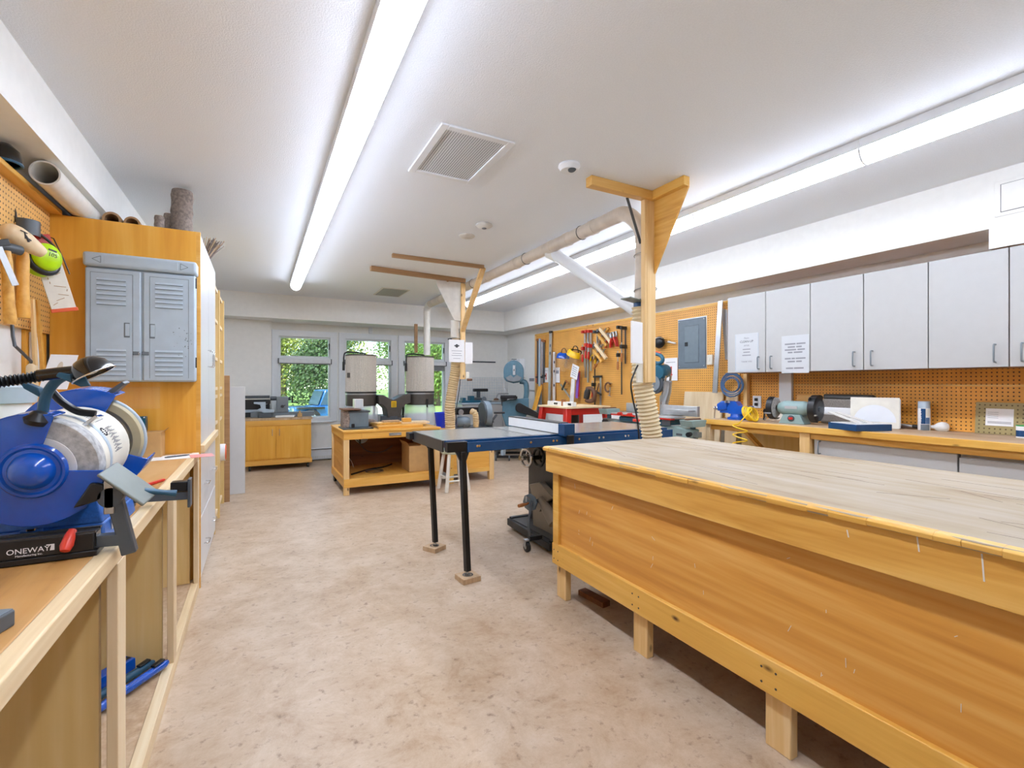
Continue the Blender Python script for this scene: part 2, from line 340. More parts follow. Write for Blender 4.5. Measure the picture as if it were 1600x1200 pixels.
# ------------------------------------------------------------------ the room
XL, XR, YB, YF, ZC = -1.0, 4.24, 8.1, -3.0, 2.5
def dotmat(name, base, hole, pitch, rad):
    m, n, l, b = newmat(name)
    tc = n.new('ShaderNodeTexCoord'); sp = n.new('ShaderNodeSeparateXYZ'); l.new(tc.outputs['Object'], sp.inputs[0]); cs = []
    for o in ('X', 'Y'):
        a = N(n, 'ShaderNodeMath', operation='MULTIPLY'); l.new(sp.outputs[o], a.inputs[0]); a.inputs[1].default_value = 1/pitch
        f = N(n, 'ShaderNodeMath', operation='PINGPONG'); l.new(a.outputs[0], f.inputs[0]); f.inputs[1].default_value = .5
        q = N(n, 'ShaderNodeMath', operation='POWER'); l.new(f.outputs[0], q.inputs[0]); q.inputs[1].default_value = 2; cs.append(q.outputs[0])
    ad = N(n, 'ShaderNodeMath', operation='ADD'); l.new(cs[0], ad.inputs[0]); l.new(cs[1], ad.inputs[1])
    lt = N(n, 'ShaderNodeMath', operation='LESS_THAN'); l.new(ad.outputs[0], lt.inputs[0]); lt.inputs[1].default_value = rad**2
    mk = N(n, 'ShaderNodeMix', data_type='RGBA'); l.new(lt.outputs[0], mk.inputs[0]); mk.inputs[6].default_value = hx(base); mk.inputs[7].default_value = hx(hole)
    l.new(mk.outputs[2], b.inputs['Base Color']); b.inputs['Roughness'].default_value = .4; return m
M['grille'] = dotmat('perforated_grille', 'e8ecf0', '6c737b', .0135, .36)
M['grilled'] = dotmat('dusty_grille', '9d9890', '59544d', .0135, .36)
struct(MB().box(XL-.2, YF-.2, -.12, XR+.2, YB+.15, 0).build('floor', 'floor', flat=True))
struct(MB().box(XL-.4, YF-.4, ZC, XR+.4, YB+.45, ZC+.2).build('ceiling', 'ceil', flat=True))
struct(MB().box(XL-.15, YF, 0, XL, YB, ZC).build('wall_left', 'wall', flat=True))
struct(MB().box(XR, YF, 0, XR+.15, YB, ZC).build('wall_right', 'wall', flat=True))
struct(MB().box(XL-.15, YF-.15, 0, XR+.15, YF, ZC).build('wall_front', 'wall', flat=True))
WX = [(.272, 1.022), (1.245, 1.995), (2.217, 2.967)]; WZ0, WZ1 = .665, 1.955
b = MB().box(XL-.15, YB, 0, XR+.15, YB+.15, WZ0).box(XL-.15, YB, WZ1, XR+.15, YB+.15, ZC)
for a, c in zip([XL-.15] + [w[1] for w in WX], [w[0] for w in WX] + [XR+.15]): b.box(a, YB, WZ0, c, YB+.15, WZ1)
struct(b.build('wall_back', 'wall', flat=True))
struct(MB().box(3.9, 1.161, 2.155, XR, YB, ZC).box(3.9, YF, 2.032, XR, 1.161, ZC).build('trim_1', 'wall', flat=True))
struct(MB().box(XL, 7.58, 2.155, 3.9, YB, ZC).build('trim_2', 'wall', flat=True))
struct(MB().box(XL, YF, 2.24, -.80, 7.58, ZC).build('trim_3', 'wall', flat=True))
struct(MB().box(XL, 7.95, 0, .168, YB, 2.155).build('trim_4', 'wall', flat=True))
for i, (a, c) in enumerate(WX):
    w = bpy.data.objects.new('window_%d' % (i+1), None); COL.objects.link(w); w.location = (a, YB, WZ0); w['kind'] = 'structure'
    o, z0, z1 = .098, WZ0-.06, WZ1+.09
    MB().box(a-o, YB-.022, z0, a+.005, YB, z1).box(c-.005, YB-.022, z0, c+o, YB, z1).box(a, YB-.022, WZ1-.005, c, YB, z1).box(a, YB-.022, z0, c, YB, WZ0+.01).build('casing', 'paint', w, .004)
    MB().box(a-.02, YB-.04, z0-.012, c+.02, YB-.02, z0+.012).build('sill', 'paint', w, .004)
    fr = MB(); t = .03
    for u0, u1 in ((1.62, WZ1), (WZ0, 1.56)):
        fr.box(a, YB+.03, u0, a+t, YB+.09, u1).box(c-t, YB+.03, u0, c, YB+.09, u1).box(a+t, YB+.03, u1-t, c-t, YB+.09, u1).box(a+t, YB+.03, u0, c-t, YB+.09, u0+t)
    fr.box(a, YB+.02, 1.555, c, YB+.1, 1.625)
    fr.build('sash', 'paint', w, .003)
    MB().box(a+t, YB+.055, 1.65, c-t, YB+.06, WZ1-t).box(a+t, YB+.055, WZ0+t, c-t, YB+.06, 1.53).build('pane', 'glass', w, flat=True)
    MB().box(c-.024, YB+.012, 1.76, c-.012, YB+.03, 1.86).build('latch', 'black', w, .002)
    s = thing('roller_shade', ['rolled up white shade across the middle of the window behind the wood lathe', 'rolled up white shade behind the filter drum nearest the lathe', 'rolled up white shade behind the filter drum under the vertical pipe'][i], 'window shade', (a, YB-.03, 1.52), 'roller shades on the windows')
    MB().box(a+.0, YB-.06, 1.535, c-.0, YB-.022, 1.6).build('cassette', 'brick', s, .008)
    MB().cyl((a+.012, YB-.045, 1.53), (c-.012, YB-.045, 1.53), .011).build('hem_bar', 'shade', s)
    for x in (a-.006, c+.006): MB().box(x-.006, YB-.064, 1.525, x+.006, YB-.022, 1.606).build('end_cap', 'dgrey', s, .002)
    if i == 2: MB().box(a+.02, YB-.04, 1.44, c-.02, YB-.036, 1.535).build('lowered_cloth', 'shade', s)
# convector under the windows
t = thing('baseboard_heater', 'long white convector heater along the wall under the windows', 'heater', (1.9, 8.05, 0))
MB().box(.66, 8.035, .02, 3.2, 8.1, .19).build('cover', 'paint', t, .006)
MB().box(.68, 8.028, .172, 3.18, 8.05, .182).build('slot', 'dark', t)
b = MB()
for i in range(100): b.box(.69+i*.025, 8.029, .03, .7+i*.025, 8.036, .075)
b.build('fin_row', 'cork', t)
tag(MB().box(1.62, 8.06, 2.055, 1.68, 8.1, 2.15).build('wall_sensor', 'paint', bevel=.006), 'small white sensor box on the wall just above the middle window', 'sensor')
# -- ceiling lights: two rows
def strip(x, y0, y1, label):
    t = thing('strip_light', label, 'ceiling light', (x, (y0+y1)/2, ZC), 'fluorescent lights in two rows')
    MB().box(x-.064, y0, 2.45, x+.064, y1, ZC-.0005).build('housing', 'paint', t, .002)
    pr = [(x+.0625*math.cos(a), 0, 2.449-.068*math.sin(a)) for a in [PI*i/14 for i in range(15)]]
    MB().prism([(p[0], y0+.006, p[2]) for p in pr], (0, y1-y0-.012, 0)).build('lens', 'lens', t)
    pr2 = [(x+.0645*math.cos(a), 0, 2.4495-.071*math.sin(a)) for a in [PI*i/14 for i in range(15)]]
    MB().prism([(p[0], y0-.004, p[2]) for p in pr2], (0, .009, 0)).build('joint_band', 'paint', t)
for k in range(7):
    e = 6.48-1.075*k; nm = ['first', 'second', 'third', 'fourth', 'fifth', 'sixth', 'seventh', 'eighth'][k]
    strip(.41, e-1.075, e, f'{nm} fluorescent light from the window end in the row nearer the tall cabinet')
    e = 6.7-1.075*k
    strip(2.835, e-1.075, e, f'{nm} fluorescent light from the window end in the row nearer the wall cupboards')
# -- ceiling grilles, detectors
t = thing('ceiling_grille', 'large white framed perforated air grille beside the near light row', 'vent', (.995, 2.495, ZC))
x0, x1, y0, y1 = .79, 1.2, 2.2, 2.79; f = .04
MB().box(x0, y0, ZC-.012, x0+f, y1, ZC-.0005).box(x1-f, y0, ZC-.012, x1, y1, ZC-.0005).box(x0+f, y0, ZC-.012, x1-f, y0+f, ZC-.0005).box(x0+f, y1-f, ZC-.012, x1-f, y1, ZC-.0005).build('frame', 'paint', t, .003)
MB().box(x0+f, y0+f, ZC-.004, x1-f, y1-f, ZC-.0006).build('perforated_panel', 'grille', t, flat=True)
t = thing('ceiling_grille', 'dusty grey return air grille at the window end of the ceiling', 'vent', (1.64, 6.65, ZC))
MB().box(1.45, 6.36, ZC-.008, 1.83, 6.94, ZC-.0005).build('frame', 'cork', t, .003)
MB().box(1.475, 6.385, ZC-.011, 1.805, 6.915, ZC-.008).build('perforated_panel', 'grilled', t, flat=True)
t = thing('motion_sensor', 'domed white ceiling sensor with dark eye beside the grille', 'sensor', (1.605, 2.285, ZC))
MB().lathe((1.605, 2.285, ZC), (0, 0, -1), [(0, 0.0005), (.062, .0005), (.064, .012), (.05, .034), (0, .036)]).build('dome', 'paint', t)
MB().lathe((1.608, 2.262, ZC-.030), (0, -.25, -1), [(.024, -.004), (.024, .008), (.02, .012), (0, .014)]).build('eye', 'dgrey', t)
t = thing('smoke_detector', 'round white smoke detector with slotted rim on the ceiling', 'detector', (1.6, 3.46, ZC))
MB().lathe((1.6, 3.46, ZC), (0, 0, -1), [(0, .0005), (.062, .0005), (.066, .01), (.06, .02), (.03, .032), (0, .033)]).build('body', 'cork', t)
MB().torus((1.6, 3.46, ZC-.012), (0, 0, 1), .066, .003).build('rim_slot', 'cork', t)
MB().lathe((1.6, 3.46, ZC-.031), (0, 0, -1), [(.02, 0), (.018, .006), (0, .007)]).build('test_button', 'grey_ink', t)
tag(MB().lathe((1.592, 3.8, ZC), (0, 0, -1), [(0, .0005), (.068, .0005), (.07, .006), (.06, .012), (0, .014)]).build('ceiling_cover', 'cork'), 'plain round cover plate on the ceiling behind the smoke detector', 'cover plate')
t = thing('access_panel', 'white access hatch in the bulkhead above the wall cupboards', 'hatch', (3.9, .85, 2.234))
MB().box(3.893, .55, 2.215, 3.9, 1.135, 2.425).build('frame', 'wall', t, .002)
MB().box(3.891, .58, 2.237, 3.8935, 1.108, 2.403).build('shadow_gap', 'dgrey', t)
MB().box(3.887, .583, 2.24, 3.892, 1.104, 2.4).build('hatch_door', 'wall', t, .001)
# ------------------------------------------------------------------ side with the pegboard, long bench and tall cabinet
t = thing('workbench', 'long open-fronted workbench with worn maple top under the pegboard', 'workbench', (-.65, 1.1, 0))
MB().box(-.985, -1.4, .772, -.345, 3.352, .811).build('worktop', 'leftop', t, .003)
MB().box(-.345, -1.4, .770, -.31, 3.352, .812).build('edging', 'palex', t, .004)
MB().box(-.985, -1.4, .035, -.345, 3.352, .06).build('bottom_shelf', 'rough', t)
MB().box(-.345, -1.4, 0, -.31, 3.352, .064).build('plinth', 'palex', t, .002)
for y in (.55, 1.53, 2.41, 3.3): MB().box(-.985, y, .06, -.352, y+.02, .771).build('partition', 'tan', t)
for y in (.52, 1.506, 2.385, 3.272): MB().box(-.332, y, .064, -.309, y+.078, .77).build('stile', 'pale', t, .002)
# pegboard, ledge, board on the wall below
t = thing('pegboard', 'light tan pegboard above the long workbench', 'pegboard', (XL, 1, 1.48))
MB().box(-.999, -1.5, 1.48, -.972, 3.356, 2.117).build('board', 'pegl', t, flat=True)
MB().box(-.999, -1.5, 2.117, -.922, 3.356, 2.14).build('ledge', 'plyy', t, .003)
tag(MB().box(-.999, 3.1, .815, -.985, 3.355, 1.478).build('wall_board', 'ply'), 'narrow amber plywood strip on the wall in the corner beside the tall cabinet', 'board')
# tall cabinet
t = thing('tall_cabinet', 'tall cabinet with maple side panel and white doors and drawers', 'cabinet', (-.64, 3.9, 0))
MB().box(-.975, 3.36, 0, -.325, 3.382, 2.12).build('side_panel', 'ply', t, .002)
MB().box(-.327, 3.36, 0, -.305, 3.384, 2.12).build('stile', 'plyx', t, .001)
MB().box(-.975, 3.383, .03, -.33, 4.49, 2.118).build('carcass', 'white', t)
for y0, y1 in ((3.386, 3.905), (3.911, 4.478)):
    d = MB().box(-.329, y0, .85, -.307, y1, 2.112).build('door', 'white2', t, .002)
    hy = y1-.06 if y0 < 3.5 else y0+.06
    handle((-.307, hy, 1.39), (0, 0, 1), (1, 0, 0), parent=d, L=.11)
    for z0, z1, hz in ((.41, .8, .58), (.045, .402, .2)):
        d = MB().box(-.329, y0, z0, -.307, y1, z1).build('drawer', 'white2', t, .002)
        handle((-.307, (y0+y1)/2, hz), (0, 1, 0), (1, 0, 0), parent=d, L=.11, d=.026)
MB().box(-.329, 3.386, .802, -.285, 4.478, .848).build('edge_rail', 'palex', t, .003)
# open shelving beyond
t = thing('shelving_unit', 'open pale wood shelving unit next to the tall cabinet', 'shelving', (-.65, 5.1, 0))
for y in (4.5, 5.02, 5.62): MB().box(-.97, y, 0, -.31, y+.04, 2.06).build('upright', 'tan', t, .002)
for z in (.06, .45, .86, 1.09, 1.16, 1.42, 1.75, 2.03): MB().box(-.97, 4.54, z, -.325, 5.62, z+.028).build('shelf', 'pale', t, .002)
MB().box(-.985, 4.5, 0, -.972, 5.66, 2.06).build('back_panel', 'tan', t)
tag(MB().tube([(-.40+.05*math.cos(a*1.9)*(1+.2*math.sin(a)), 4.78+.16*math.sin(a*1.3), 1.8+.035+.03*math.sin(a*2.1)) for a in [i*.3 for i in range(70)]], .006, 6).build('wire_tangle', 'dark'), 'tangled coil of dark wire on the highest crowded shelf of the open shelving', 'wire')
tag(MB().box(-.6, 4.62, 1.188, -.35, 4.8, 1.3).build('storage_box', 'dgrey', bevel=.004), 'small dark box on the middle shelf of the open shelving', 'box')
t = thing('paper_roll', 'white paper roll with orange end on a low shelf of the open shelving', 'paper roll', (-.45, 5.3, .478))
MB().cyl((-.62, 5.3, .56), (-.28, 5.3, .56), .08).build('roll', 'paper', t)
MB().cyl((-.281, 5.3, .56), (-.274, 5.3, .56), .072).build('end_disc', 'orange', t)
tag(MB().box(-.325, 5.67, 0, -.262, 5.70, 1.3).build('plank', 'brown', bevel=.002), 'dark brown plank standing on end against the open shelving', 'plank')
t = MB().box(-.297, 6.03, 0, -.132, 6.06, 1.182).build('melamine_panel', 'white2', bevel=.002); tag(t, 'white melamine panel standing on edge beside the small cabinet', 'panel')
# things on top of the tall cabinet
tag(MB().lathe((-.857, 2.9, 2.178), (0, 1, 0), [(.048, .004), (.048, 0), (.055, 0), (.055, 3.3), (.048, 3.3), (.048, .004)], 32).build('drain_pipe', 'pvc'), 'long white plastic pipe lying along the top of the tall cabinet', 'pipe')
def logthing(x, y, z, r, h, name, label, rz=0):
    t = thing(name, label, 'log', (x, y, z), 'logs on top of the tall cabinet')
    pr = [(r*(1+.05*math.sin(i*2.3)), h*i/10) for i in range(11)]
    MB().lathe((x, y, z), (.02, .01, 1), pr, 24).build('bark', 'bark', t)
    MB().lathe((x, y, z), (.02, .01, 1), [(0, h+.001), (r*.94, h+.0015)], 24).build('cut_end', 'cut', t)
logthing(-.443, 3.72, 2.121, .06, .345, 'log', 'tall grey bark log standing on the tall cabinet')
logthing(-.548, 3.64, 2.121, .026, .14, 'log_piece', 'shortest bark log piece on the tall cabinet')
logthing(-.512, 3.74, 2.121, .03, .19, 'log_piece', 'middle-sized bark log piece behind the shortest one on the tall cabinet')
for i, x in enumerate((-.748, -.655)): tag(MB().lathe((x, 3.5, 2.121+.045-.006*i), (0, 1, 0), [(.033-.004*i, 0), (.045-.006*i, 0), (.045-.006*i, .6), (.033-.004*i, .6), (.033-.004*i, 0)]).build('cardboard_tube', 'brown'), ['thicker brown cardboard tube lying on the tall cabinet beside the plastic pipe', 'thinner brown cardboard tube lying on the tall cabinet between the thicker tube and the logs'][i], 'tube')
t = thing('wicker_bundle', 'frayed bundle of twigs leaning out over the edge of the tall cabinet top', 'twigs', (-.36, 4.2, 2.121))
for q in range(60):
    a = random.uniform(0, 2*PI); r = random.uniform(0, .05); ox, oy = r*math.cos(a), r*math.sin(a)
    MB().tube([(-.355+ox*.5, 4.16+oy*.6, 2.123), (-.33+ox*.9, 4.2+oy, 2.2), (-.295+ox*1.5, 4.24+oy*1.6, 2.29+random.uniform(-.03, .03))], .0032, 5).build('twig', 'bark' if q % 3 else 'rough', t)
# face shield on the ledge
t = thing('face_shield', 'dark glossy face shield lying on the ledge above the tan pegboard', 'face shield', (-.94, 2.76, 2.141))
MB().lathe((-.94, 2.76, 2.141), (0, 0, 1), [(.05, 0), (.052, .02), (.045, .06), (.02, .085), (0, .088)], 24).build('shell', 'blackg', t)
MB().torus((-.94, 2.76, 2.147), (0, 0, 1), .052, .006).build('rim', 'tealh', t)
# ---- tools on the pegboard (image-facing frame: r runs along the wall and out, n looks into the room)
R_ = Vector((.60, .80, 0)); UP = Vector((0, 0, 1)); OUT = Vector((.80, -.60, 0))
def fr(p): return frame(p, R_, UP)
def hooks(p, parent, d=.03): return MB().tube([Vector(p)+Vector((-d, 0, .02)), Vector(p)+Vector((0, 0, .0)), Vector(p)+Vector((.012, 0, .015))], .0025, 6).build('hook', 'hook', parent)
def hammer(p, L, label, mat, head='none', lean=0.0, w=.021):
    t = thing('mallet', label, 'mallet', p, 'mallets hanging on the tan pegboard'); m = fr(p)
    MB(m).tube([(lean*k, 0, 0) if False else (lean*k*L, -L*k, 0) for k in (0, .15, .4, .7, .93, 1)], [w*.8, w, w*.92, w*.98, w*1.15, w*1.05], 14).build('handle', mat, t)
    if head != 'none':
        MB(m).tube([(-.055, .015, 0), (-.05, .015, 0), (.05, .015, 0), (.055, .015, 0)], [.014, .02, .02, .014], 14).build('head', head, t)
    hooks(Vector(p)+Vector((-.02, 0, .02)), t, .04)
hammer((-0.91, 2.84, 1.806), .30, 'thick amber turned mallet handle hanging closest to the lime ear cup', 'plyy', w=.022)
hammer((-0.9, 2.65, 1.755), .295, 'paler wooden mallet handle hanging away from the ear cup behind the steel rule', 'apron', w=.019, lean=.05, head='dgrey')
hammer((-0.945, 2.853, 1.783), .20, 'thin short wooden handle hanging between the two thick mallet handles', 'tan', w=.012)
t = thing('wooden_club', 'pear-shaped pale wooden club with dark mark hung on the tan pegboard', 'club', (-0.88, 2.728, 1.825))
m = fr((-0.88, 2.728, 1.825)) @ Matrix.Rotation(math.radians(-24), 4, 'Z')
MB(m).lathe((-.075, 0, 0), (1, 0, 0), [(0, 0), (.022, .004), (.037, .02), (.043, .05), (.041, .085), (.033, .12), (.026, .15), (.022, .162), (0, .166)], 28).build('head', 'pale', t)
mk = MB(m)
for a, b_, c_ in (((-.04, .012), (-.015, .016), .0022), ((-.025, .014), (-.012, -.008), .003), ((-.018, .004), (.004, -.012), .0045), ((-.008, -.002), (.008, -.002), .003)):
    mk.tube([(a[0], a[1], .0415), ((a[0]+b_[0])/2, (a[1]+b_[1])/2, .043), (b_[0], b_[1], .0405)], c_, 6)
mk.build('brush_mark', 'ink', t)
hooks(Vector((-0.88, 2.728, 1.825))+Vector((-.06, .02, 0)), t, .04)
t = thing('ear_muffs', 'lime green ear muffs hanging beside the wooden club', 'ear muffs', (-0.9, 3.03, 1.825))
p = (-0.88, 2.963, 1.805); m = fr(p) @ Matrix.Rotation(math.radians(-8), 4, 'Z')
MB(m).ell((0, .0, .02), (.062, .064, .03), 28, 14).build('ear_cup', 'lime', t)
MB(m).torus((.004, -.012, -.008), (0, .25, 1), .058, .016, 32).build('cushion', 'black', t)
MB(m).ell((.006, -.028, -.03), (.062, .06, .022), 28, 14).build('ear_cup', 'lime', t)
MB(m).tube(path([(-.05, .09, -.05), (-.03, .12, -.045), (.03, .10, -.035), (.062, .05, -.012), (.068, -.03, -.008)], 30), .006, 8).build('headband', 'dark', t)
text('rating_mark', '105', .026, m @ Matrix.Translation((0, .0, .0505)), 'ink', t)
MB(m).box(-.018, .026, .0455, .016, .034, .0475).build('maker_mark', 'ink', t)
t = thing('dark_visor', 'curved dark smoked visor hanging above the lime ear muffs', 'visor', (-0.92, 2.965, 1.925))
p = (-0.92, 2.965, 1.931); m = fr(p)
MB(m).lathe((0, -.03, -.03), (0, 1, 0), [(.045, 0), (.047, 0), (.047, .07), (.045, .07), (.045, 0)], 20, PI*.05, PI*.95, ref=(-1, 0, 0)).build('visor', 'dgrey', t)
MB(m).tube([(-.04, .02, -.03), (-.042, .06, -.03), (-.042, .09, -.04)], .004, 6).build('strap', 'dark', t)
t = thing('saw_sheath', 'plastic blade pouch with red edges hanging against the tall cabinet side', 'pouch', (-0.86, 3.05, 1.711))
m = frame((-0.86, 3.033, 1.708), (.93, .36, 0), UP) @ Matrix.Rotation(math.radians(14), 4, 'Z')
MB(m).box(-.045, -.13, -.004, .045, .09, .004).build('sleeve', 'cream', t, .002)
MB(m).box(-.048, -.145, -.005, .05, -.128, .006).build('lower_edge', 'orange', t, .002)
MB(m).box(-.048, .09, -.005, .035, .22, .005).build('header', 'red', t, .002)
wr = MB(m)
for k in range(9): wr.tube([(-.035+random.random()*.07, -.11+.02*k, .0045), (-.035+random.random()*.07, -.1+.02*k, .0052)], .0016, 5)
wr.build('creases', 'rough', t)
MB(m).tube([(-.03, .2, 0), (.0, .23, -.02), (.045, .2, 0), (.056, .1, .004), (.06, .03, .004)], .003, 6).build('cord', 'black', t)
t = thing('combination_square', 'steel rule and square hanging in front of the paler mallet handle', 'square', (-0.88, 2.564, 1.717))
m = fr((-0.88, 2.569, 1.713)) @ Matrix.Rotation(math.radians(22), 4, 'Z')
MB(m).box(-.012, -.11, -.001, .012, .05, .001).build('blade', 'steel', t)
MB(m).box(-.03, .04, -.006, .04, .066, .008).build('head', 'black', t, .003)
# light sticks, coping saw, paper posters
for i, (a, b_) in enumerate((((-0.93, 3.004, 1.612), (-0.93, 3.04, 1.247)), ((-0.94, 3.08, 1.623), (-0.94, 3.165, 1.268)))):
    tag(MB().bar(a, b_, .026, .012, (1, 0, 0)).build('paint_stick', 'plyx' if i else 'pinez', bevel=.001), ['front narrow wooden stick hanging below the mallets', 'back narrow wooden stick hanging close to the corner strip'][i], 'stick', 'wooden sticks below the mallets')
t = thing('hand_brace', 'bent steel brace with round wooden handle hung on the white wall', 'hand tool', (-0.95, 3.062, 1.278))
MB().tube([(-0.96, 2.886, 1.477), (-0.95, 2.862, 1.428), (-0.94, 2.851, 1.385), (-0.94, 3.015, 1.325), (-0.94, 3.037, 1.308)], .0065, 10).build('crank', 'dgrey', t)
MB().tube([(-0.94, 3.029, 1.313), (-0.94, 3.029, 1.301), (-0.94, 3.029, 1.277), (-0.94, 3.037, 1.232), (-0.94, 3.037, 1.199), (-0.94, 3.037, 1.19)], [.01, .02, .021, .019, .022, .012], 16).build('grip', 'pale', t)
t = thing('safety_poster', 'white poster with lime ear protector picture on the wall under the pegboard', 'poster', (-0.995, 2.876, 1.301))
MB().box(-.998, 2.2, 1.2, -.9955, 2.8, 1.41).build('sheet', 'paper', t)
MB().torus((-.994, 2.695, 1.30), (1, 0, 0), .05, .008, 24).build('lime_ring', 'lime', t)
MB().lathe((-.9955, 2.69, 1.30), (1, 0, 0), [(.044, 0), (.042, .002), (0, .003)], 24).build('grey_disc', 'dgrey', t)
t = thing('wall_plate', 'rounded pale plastic plate on the wall beside the corner strip', 'plate', (-0.97, 3.282, 1.414))
MB().box(-.984, 3.13, 1.25, -.975, 3.24, 1.47).build('plate', 'pvcd', t, .004)
MB().box(-.9755, 3.15, 1.27, -.973, 3.22, 1.45).build('inset', 'paper', t, .002)
t = thing('photo_card', 'white picture card propped up behind the grinder lamp', 'card', (-.80, 2.9, 1.2))
m = frame((-.812, 2.9, 1.27), (1, .1, 0), (.22, .1, .97))
MB(m).box(-.045, -.08, -.001, .05, .085, .001).build('card', 'paper', t, .0005)
MB(m).ell((.0, .02, .0), (.013, .042, .0016), 16, 8).build('printed_feather', 'pvcd', t)
MB().cyl((-.83, 2.93, .812), (-.83, 2.92, 1.22), .005).build('stand_rod', 'dgrey', t)
# ---- things on the long bench
t = thing('storage_tub', 'white tub with grey lid by the wall behind the grinder', 'tub', (-.86, 2.42, .811))
MB().lathe((-.86, 2.42, .811), (0, 0, 1), [(0, 0), (.09, 0), (.105, .3), (.105, .335), (0, .335)], 28).build('tub', 'paper', t)
MB().lathe((-.86, 2.42, 1.146), (0, 0, 1), [(.105, 0), (.118, .002), (.122, .03), (.128, .06), (.12, .066), (0, .066)], 28).build('lid', 'locker', t)
t = thing('plastic_bin', 'small green plastic bin near the white tub', 'bin', (-.73, 2.2, .811))
MB().box(-.79, 2.10, .811, -.66, 2.26, 1.06).build('bin', 'green', t, .012)
MB().box(-.795, 2.095, 1.05, -.655, 2.265, 1.07).build('rim', 'green', t, .006)
# grey wall locker on the cabinet side
t = thing('wall_locker', 'grey moulded plastic double-door locker hung on the maple cabinet side', 'locker', (-.565, 3.3, 1.225))
y1, y0 = 3.358, 3.262; lx0, lx1, lz0, lz1 = -.812, -.318, 1.228, 1.918
MB().box(lx0+.004, y0+.012, lz0, lx1-.004, y1, lz1-.07).build('body', 'locker', t, .012)
MB().box(lx0-.004, y0-.012, lz1-.075, lx1+.004, y1, lz1).build('top_cap', 'locker', t, .014, segs=3)
MB().box(lx0+.085, y0-.0135, lz1-.062, lx1-.085, y0-.011, lz1-.014).build('cap_recess', 'locker', t, .001)
tri = MB()
for sx in (lx0+.06, lx1-.06):
    d = -1 if sx < -.5 else 1
    for p0, p1 in (((sx+d*.024, lz1-.038), (sx-d*.012, lz1-.02)), ((sx+d*.024, lz1-.038), (sx-d*.012, lz1-.056)), ((sx-d*.012, lz1-.02), (sx-d*.012, lz1-.056))): tri.bar((p0[0], y0-.0125, p0[1]), (p1[0], y0-.0125, p1[1]), .0022, .0022)
tri.build('triangle_mark', 'lockdk', t)
mid = -.567
for k, (a, c) in enumerate(((lx0+.004, mid-.004), (mid+.004, lx1-.004))):
    d = MB().box(a, y0, lz0+.004, c, y0+.014, lz1-.082).build('door', 'locker', t, .008)
    px0, px1 = (a+.022, c-.035) if k == 0 else (a+.03, c-.03)
    fm = MB()
    for q in ((px0, lz0+.02, px0+.002, lz1-.105), (px1-.002, lz0+.02, px1, lz1-.105), (px0, lz1-.107, px1, lz1-.105)): fm.box(q[0], y0-.001, q[1], q[2], y0+.002, q[3])
    fm.build('panel_line', 'lockdk', d)
    for zs in ([lz1-.145-.026*i for i in range(6)], [lz0+.165-.026*i for i in range(6)]):
        u0, u1 = (px0+.026, px1-.03) if k == 0 else (px0+.025, px1-.028); lv, l2 = MB(), MB()
        for z in zs:
            lv.prism([(u0, y0-.0005, z+.012), (u0, y0-.0055, z), (u0, y0-.0005, z)], (u1-u0, 0, 0)); lv.box(u0, y0-.0008, z-.002, u1, y0+.001, z)
            l2.box(u0, y0-.0012, z-.0024, u1, y0+.001, z-.0002)
        lv.build('louvre_bank', 'locker', d, flat=True); l2.build('louvre_slots', 'lockdk', d)
    gx = px1-.026 if k == 0 else px0+.012
    MB().box(gx-.013, y0-.0015, 1.47, gx+.013, y0+.002, 1.55).build('grip_recess', 'lockdk', d, .004)
    MB().box(gx-.008, y0-.002, 1.478, gx+.012, y0+.001, 1.545).build('grip_floor', 'locker', d, .003)
    hx_ = c-.018 if k == 0 else a+.014
    MB().box(hx_-.018, y0-.004, 1.375, hx_+.014, y0+.001, 1.395).build('latch_recess', 'lockdk', d, .003)
    if k == 0: MB().torus((c-.006, y0-.008, 1.383), (1, 0, 0), .009, .002).build('hasp', 'chrome', d)
sp = MB()
for q in range(26):
    x, z = random.gauss(-.375, .025), random.gauss(1.455, .05); r = random.choice((.0012, .0018, .0025))
    if mid+.02 < x < lx1-.02: sp.lathe((x, y0, z), (0, -1, 0), [(r, -.001), (r, .0012), (0, .0014)], 7)
sp.build('paint_specks', 'ink', t)
for z in (1.31, 1.77): MB().box(lx1-.004, y0+.02, z, lx1+.002, y0+.03, z+.06).build('hinge', 'dark', t)
# carton, teal case, paper, pens
t = thing('carton', 'open cardboard carton against the maple cabinet side on the bench', 'box', (-.56, 3.27, .811))
MB().box(-.66, 3.22, .811, -.475, 3.35, .95).build('box', 'card', t, .002)
MB().prism([(-.475, 3.22, .945), (-.475, 3.35, .945), (-.455, 3.345, .965), (-.455, 3.225, .965)], (.002, 0, .002)).build('flap', 'card', t)
t = thing('teal_case', 'small dark teal riveted metal box standing on the carton', 'box', (-.59, 3.3, .951))
MB().box(-.645, 3.27, .951, -.552, 3.33, 1.036).build('case', 'tealbox', t, .004)
rv = MB()
for x in (-.638, -.559):
    for z in (.958, 1.03): rv.ell((x, 3.27, z), (.004, .003, .004), 8, 6)
rv.build('rivet', 'chrome', t)
tag(MB(frame((-.42, 3.2, .8115), (.985, .17, 0), (-.17, .985, 0))).box(-.13, -.1, 0, .125, .08, .0012).build('paper_sheet', 'paper'), 'white sheet of paper on the bench by the tall cabinet', 'paper')
tag(MB(frame((-.29, 3.19, .8133), (.985, .17, 0), (-.17, .985, 0))).box(-.05, -.085, 0, .06, .05, .001).build('plastic_film', 'pink'), 'pink translucent sheet hanging over the bench edge beside the white paper', 'sheet')
t = thing('pen', 'black pen lying on the white sheet of paper', 'pen', (-.4, 3.19, .813))
MB().tube([(-.45, 3.16, .8165), (-.44, 3.165, .8165), (-.36, 3.21, .8165), (-.345, 3.218, .8165)], [.003, .004, .004, .002], 8).build('barrel', 'dgrey', t)
